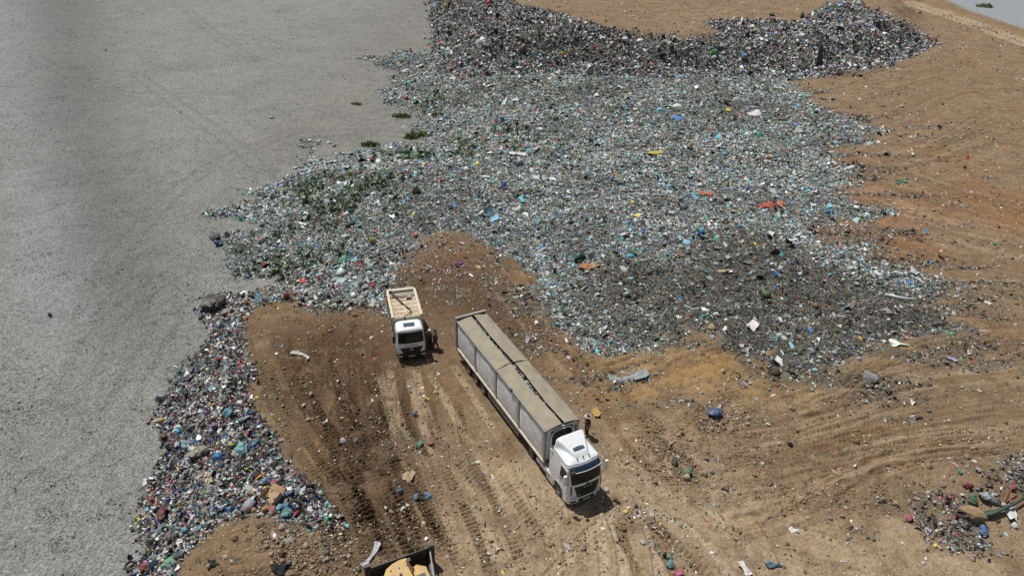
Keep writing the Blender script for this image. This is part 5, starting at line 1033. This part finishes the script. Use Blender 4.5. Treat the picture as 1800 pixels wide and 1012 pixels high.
ST = [(1315,735,.42,(190,168,125),'yellowish stone, upper of a pair right of the mound'),(1314,746,.40,(198,186,160),'pale stone, lower of a pair right of the mound'),(1193,765,.40,(188,160,112),'tan stone on the left side of the mound'),(1200,764,.34,(74,58,42),'dark brown clod touching the tan stone on the mound'),
(1271,654,.55,(185,165,120),'cream stone above the earth mound'),(1233,691,.38,(160,152,135),'grey stone left above the earth mound'),(1506,777,.50,(150,118,82),'brown stone alone on the right-hand dirt'),(1388,782,.42,(48,44,38),'black stone on the dirt right of the mound'),(1368,780,.34,(170,175,170),'pale grey stone left of the black stone'),
(1237,833,.55,(172,150,112),'long buff stone below the mound'),(1250,830,.45,(150,142,128),'grey slab right of the long buff stone'),(1179,836,.42,(195,182,150),'flat pale stone below the black bag'),(1208,840,.55,(190,168,135),'pinkish flat stone below the small green bag'),(1130,955,.45,(190,182,160),'whitish stone on the lower dirt'),
(1633,821,.55,(150,130,96),'brown stone above the lower right heap'),(1552,859+20,.5,(155,140,112),'tan stone left of the lower right heap'),(1573,886,.5,(180,158,118),'light stone at the tip of the lower right heap'),(1249,578,.75,(195,165,100),'squared yellow stone on the edge of the dark rubbish'),(1360,655,.9,(110,96,66),'olive boulder at the lowest tip of the dark rubbish'),
(412,947,.6,(150,128,96),'angular brown stone on the bottom left dirt'),(495,928,.5,(178,162,132),'pale angular stone below the slope end'),(496,975,.45,(100,84,66),'dark round stone above the black plastic sheet'),(468,962,.42,(165,148,118),'buff stone left of the dark round stone')]
for u,v,s,c,l in ST: put('rock',u,v,(s,s,s*1.1),c,'stone',l,'stone')
# poles, pipes, planks
def stick(name, label, cat, pts, r, m, n=8):
    o = MB().tube(pts, r, n).build(name, m, smooth=True); tag(o, label, cat); return o
def wp(u,v,dz): q = hit([(u,v)])[0]; return Vector((q[0],q[1],zat(q[0],q[1])+dz))
a = wp(911,240,0); stick('post', 'thin dark post standing in the middle of the rubbish field', 'post', [a+Vector((0,0,-.3)),a+Vector((-.25,0,1.2)),a+Vector((-.5,.1,2.6))], [.12,.10,.07], M_RUST)
a = wp(1436,122,0); stick('post', 'thick leaning dark trunk stuck in the far bank on the right', 'post', [a+Vector((.3,0,-.4)),a+Vector((0,0,2.2)),a+Vector((-.9,.2,6.0))], [.75,.55,.16], M_DARK)
a = wp(1766,884,.15); b = wp(1774,862,.0); stick('pole', 'dark red pole sticking out of the lower right heap', 'pole', [a, b+Vector((0,0,.9))], .045, mat('red_pole', (.22,.03,.02), .5))
a = wp(1556,517,.2); b = wp(1585,524,.3); c = wp(1611,527,.2); stick('pipe', 'long white pipe bent across the dark rubbish on the right', 'pipe', [a,b,c], .10, mat('white_pipe', (.6,.6,.58), .4))
a = wp(1718,583,.12); b = wp(1738,583,.12); stick('plank', 'white lath lying on the right-hand dirt', 'plank', [a,b], .05, mat('white_lath', (.6,.58,.52), .6), 4)
# green tarpaulin strip
def gt(u, v):
    p = [(1722,908),(1745,906),(1775,895),(1800,880),(1840,858)]; i = min(int(u*4),3); f = u*4-i; uu = p[i][0]*(1-f)+p[i+1][0]*f; vv = p[i][1]*(1-f)+p[i+1][1]*f
    q = wp(uu,vv,0); w = .5-.3*min(u*1.6,1); return (q.x+(v-.5)*w*.4, q.y+(v-.5)*w, q.z+.16+.10*math.sin(v*PI)+.25*math.sin(u*PI))
o = MB().grid(gt, np.linspace(0,1,25), np.linspace(0,1,5)).build('tarpaulin_strip', mat('dark_green_tarpaulin', (.025,.055,.040), .6, bump=.5, bscale=6), smooth=True, solid=.02); tag(o, 'dark green tarpaulin strip running right from the sandy boulder', 'tarpaulin')
# tufts of grass on the gravel
M_LEAF = mat('grass_leaf', (.12,.17,.05), .7, noise=.3, scale=6)
for u,v,s,l in [(706,206,1.3,'low green weed clump on gravel left of the field'),(737,240,1.7,'tallest green weed clump at the gravel edge of the field'),(651,256,1.2,'olive weed clump just above the rubbish on gravel'),(626,184,.8,'smallest green weed clump alone on the gravel'),(722,244,1.0,'dull green weed clump beside the tallest one'),(1731,13,2.0,'dark bush on the grey gravel at the top right')]:
    q = hit([(u,v)])[0]; mb = MB(); r = random.Random(u)
    for i in range(150):
        a = r.uniform(0,2*PI); d = s*.9*r.random()**.6; x0,y0 = d*math.cos(a)*1.4,d*math.sin(a)*.8; h = s*.8*r.uniform(.4,1)*(1-.5*d/s); w = .07*s; b = r.uniform(0,PI); lx,ly = r.uniform(-.3,.3)*s,r.uniform(-.3,.3)*s
        mb.add([(x0-w*math.cos(b),y0-w*math.sin(b),0),(x0+w*math.cos(b),y0+w*math.sin(b),0),(x0+lx*.5+w*math.cos(b),y0+ly*.5+w*math.sin(b),h*.7),(x0+lx,y0+ly,h)], [(0,1,2,3)])
    o = mb.build('weed_clump', M_LEAF); o.location = (q[0],q[1],zat(q[0],q[1])-.03); tag(o, l, 'plant')
# many more bags, each of its own, with a label that counts along its zone
ORD = ['first','second','third','fourth','fifth','sixth','seventh','eighth','ninth','tenth','eleventh','twelfth','thirteenth','fourteenth','fifteenth','sixteenth']
BC = [('white',(205,206,202),5),('light grey',(150,155,158),4),('dark grey',(78,80,82),3),('black',(34,35,37),3),('blue',(40,100,170),2),('turquoise',(85,175,180),2),('pink',(205,95,130),1.5),('red',(160,45,48),1.2),('yellow',(215,180,65),1),('green',(75,150,95),1),('beige',(165,150,125),2),('violet',(130,105,155),.6)]
ZN = [('upper left rubbish slope',[(352,548),(440,520),(432,600),(440,660),(330,650)],42,(.28,.5)),('middle left rubbish slope',[(330,650),(435,665),(430,700),(470,765),(460,800),(282,790),(280,740)],55,(.28,.55)),
      ('lower left rubbish slope',[(285,800),(470,805),(550,870),(520,905),(380,915),(255,900),(262,860)],60,(.26,.5)),('bottom left end of the rubbish slope',[(250,910),(380,915),(330,960),(298,1005),(240,1010),(262,955)],26,(.24,.45)),
      ('rubbish behind the dirt pad',[(450,525),(600,470),(690,470),(680,540),(600,540),(520,530)],46,(.3,.6)),('lower right rubbish heap',[(1600,880),(1680,830),(1800,790),(1800,940),(1700,950)],22,(.24,.45))]
rb = np.random.default_rng(99)
for zn, pl, cnt, (s0,s1) in ZN:
    W_ = poly(pl); pts = []
    while len(pts) < cnt:
        x = rb.uniform(*np.array([W_[:,0].min(),W_[:,0].max()])); y = rb.uniform(W_[:,1].min(),W_[:,1].max())
        if sdf(W_, np.array([x]), np.array([y]))[0] > 0 and all((x-a)**2+(y-b)**2 > .35 for a,b in pts): pts.append((x,y))
    by = {}
    w = np.array([b[2] for b in BC]); w /= w.sum()
    for p_ in pts: by.setdefault(int(rb.choice(len(BC),p=w)), []).append(p_)
    for ci, L_ in by.items():
        L_.sort(key=lambda p_: float(pix(p_[0],p_[1],hz1(*p_))[0]))
        for i,p_ in enumerate(L_):
            cn = BC[ci][0]; lab = f'only plain {cn} bag on the {zn}' if len(L_) == 1 else (f'leftmost {cn} bag on the {zn}' if i == 0 else f'{cn} bag, {ORD[i]} from the left, on the {zn}')
            s = rb.uniform(s0,s1)*.78; put('bag',0,0,(s*rb.uniform(.9,1.4),s,s*rb.uniform(.7,1)),tuple(np.clip(np.array(BC[ci][1])*rb.uniform(.85,1.1),10,235)),'rubbish_bag',lab,group='bags on the rubbish slopes',xy=p_)
RC = [('pale',(180,170,148)),('brown',(128,104,78)),('grey',(140,136,126))]
ZR = [('dirt above the bulldozer, left',[(490,925),(600,925),(650,1000),(540,1012),(500,990)],42,(.16,.36)),('bottom left dirt',[(330,1005),(400,930),(500,915),(490,1005)],20,(.14,.3)),('right side of the earth mound',[(1255,690),(1310,700),(1310,800),(1260,830),(1245,760)],32,(.16,.34)),
      ('dirt above the lower right heap',[(1530,800),(1760,760),(1740,815),(1640,820),(1560,870)],26,(.2,.4)),('dirt left of the lower right heap',[(1440,880),(1570,870),(1560,950),(1460,960)],18,(.18,.4)),('left edge of the dirt pad',[(440,620),(480,620),(530,820),(560,900),(500,830),(450,700)],24,(.16,.34)),
      ('back part of the dirt pad',[(450,555),(660,550),(670,600),(460,620)],14,(.14,.28)),('right-hand dirt',[(1480,640),(1790,620),(1790,740),(1400,760)],22,(.18,.4))]
for zn, pl, cnt, (s0,s1) in ZR:
    W_ = poly(pl); pts = []
    while len(pts) < cnt:
        x = rb.uniform(W_[:,0].min(),W_[:,0].max()); y = rb.uniform(W_[:,1].min(),W_[:,1].max())
        if sdf(W_, np.array([x]), np.array([y]))[0] > 0: pts.append((x,y))
    by = {}
    for p_ in pts: by.setdefault(int(rb.integers(3)), []).append(p_)
    for ci, L_ in by.items():
        L_.sort(key=lambda p_: float(pix(p_[0],p_[1],hz1(*p_))[0]))
        for i,p_ in enumerate(L_):
            cn = RC[ci][0]; lab = f'leftmost small {cn} stone on the {zn}' if i == 0 else (f'small {cn} stone, {ORD[i]} from the left, on the {zn}' if i < 16 else f'small {cn} stone at the right end of the {zn}')
            s = rb.uniform(s0,s1); put('rock',0,0,(s,s,s),tuple(np.array(RC[ci][1])*rb.uniform(.85,1.08)),'stone',lab,'stone',group='loose stones on the dirt',xy=p_)
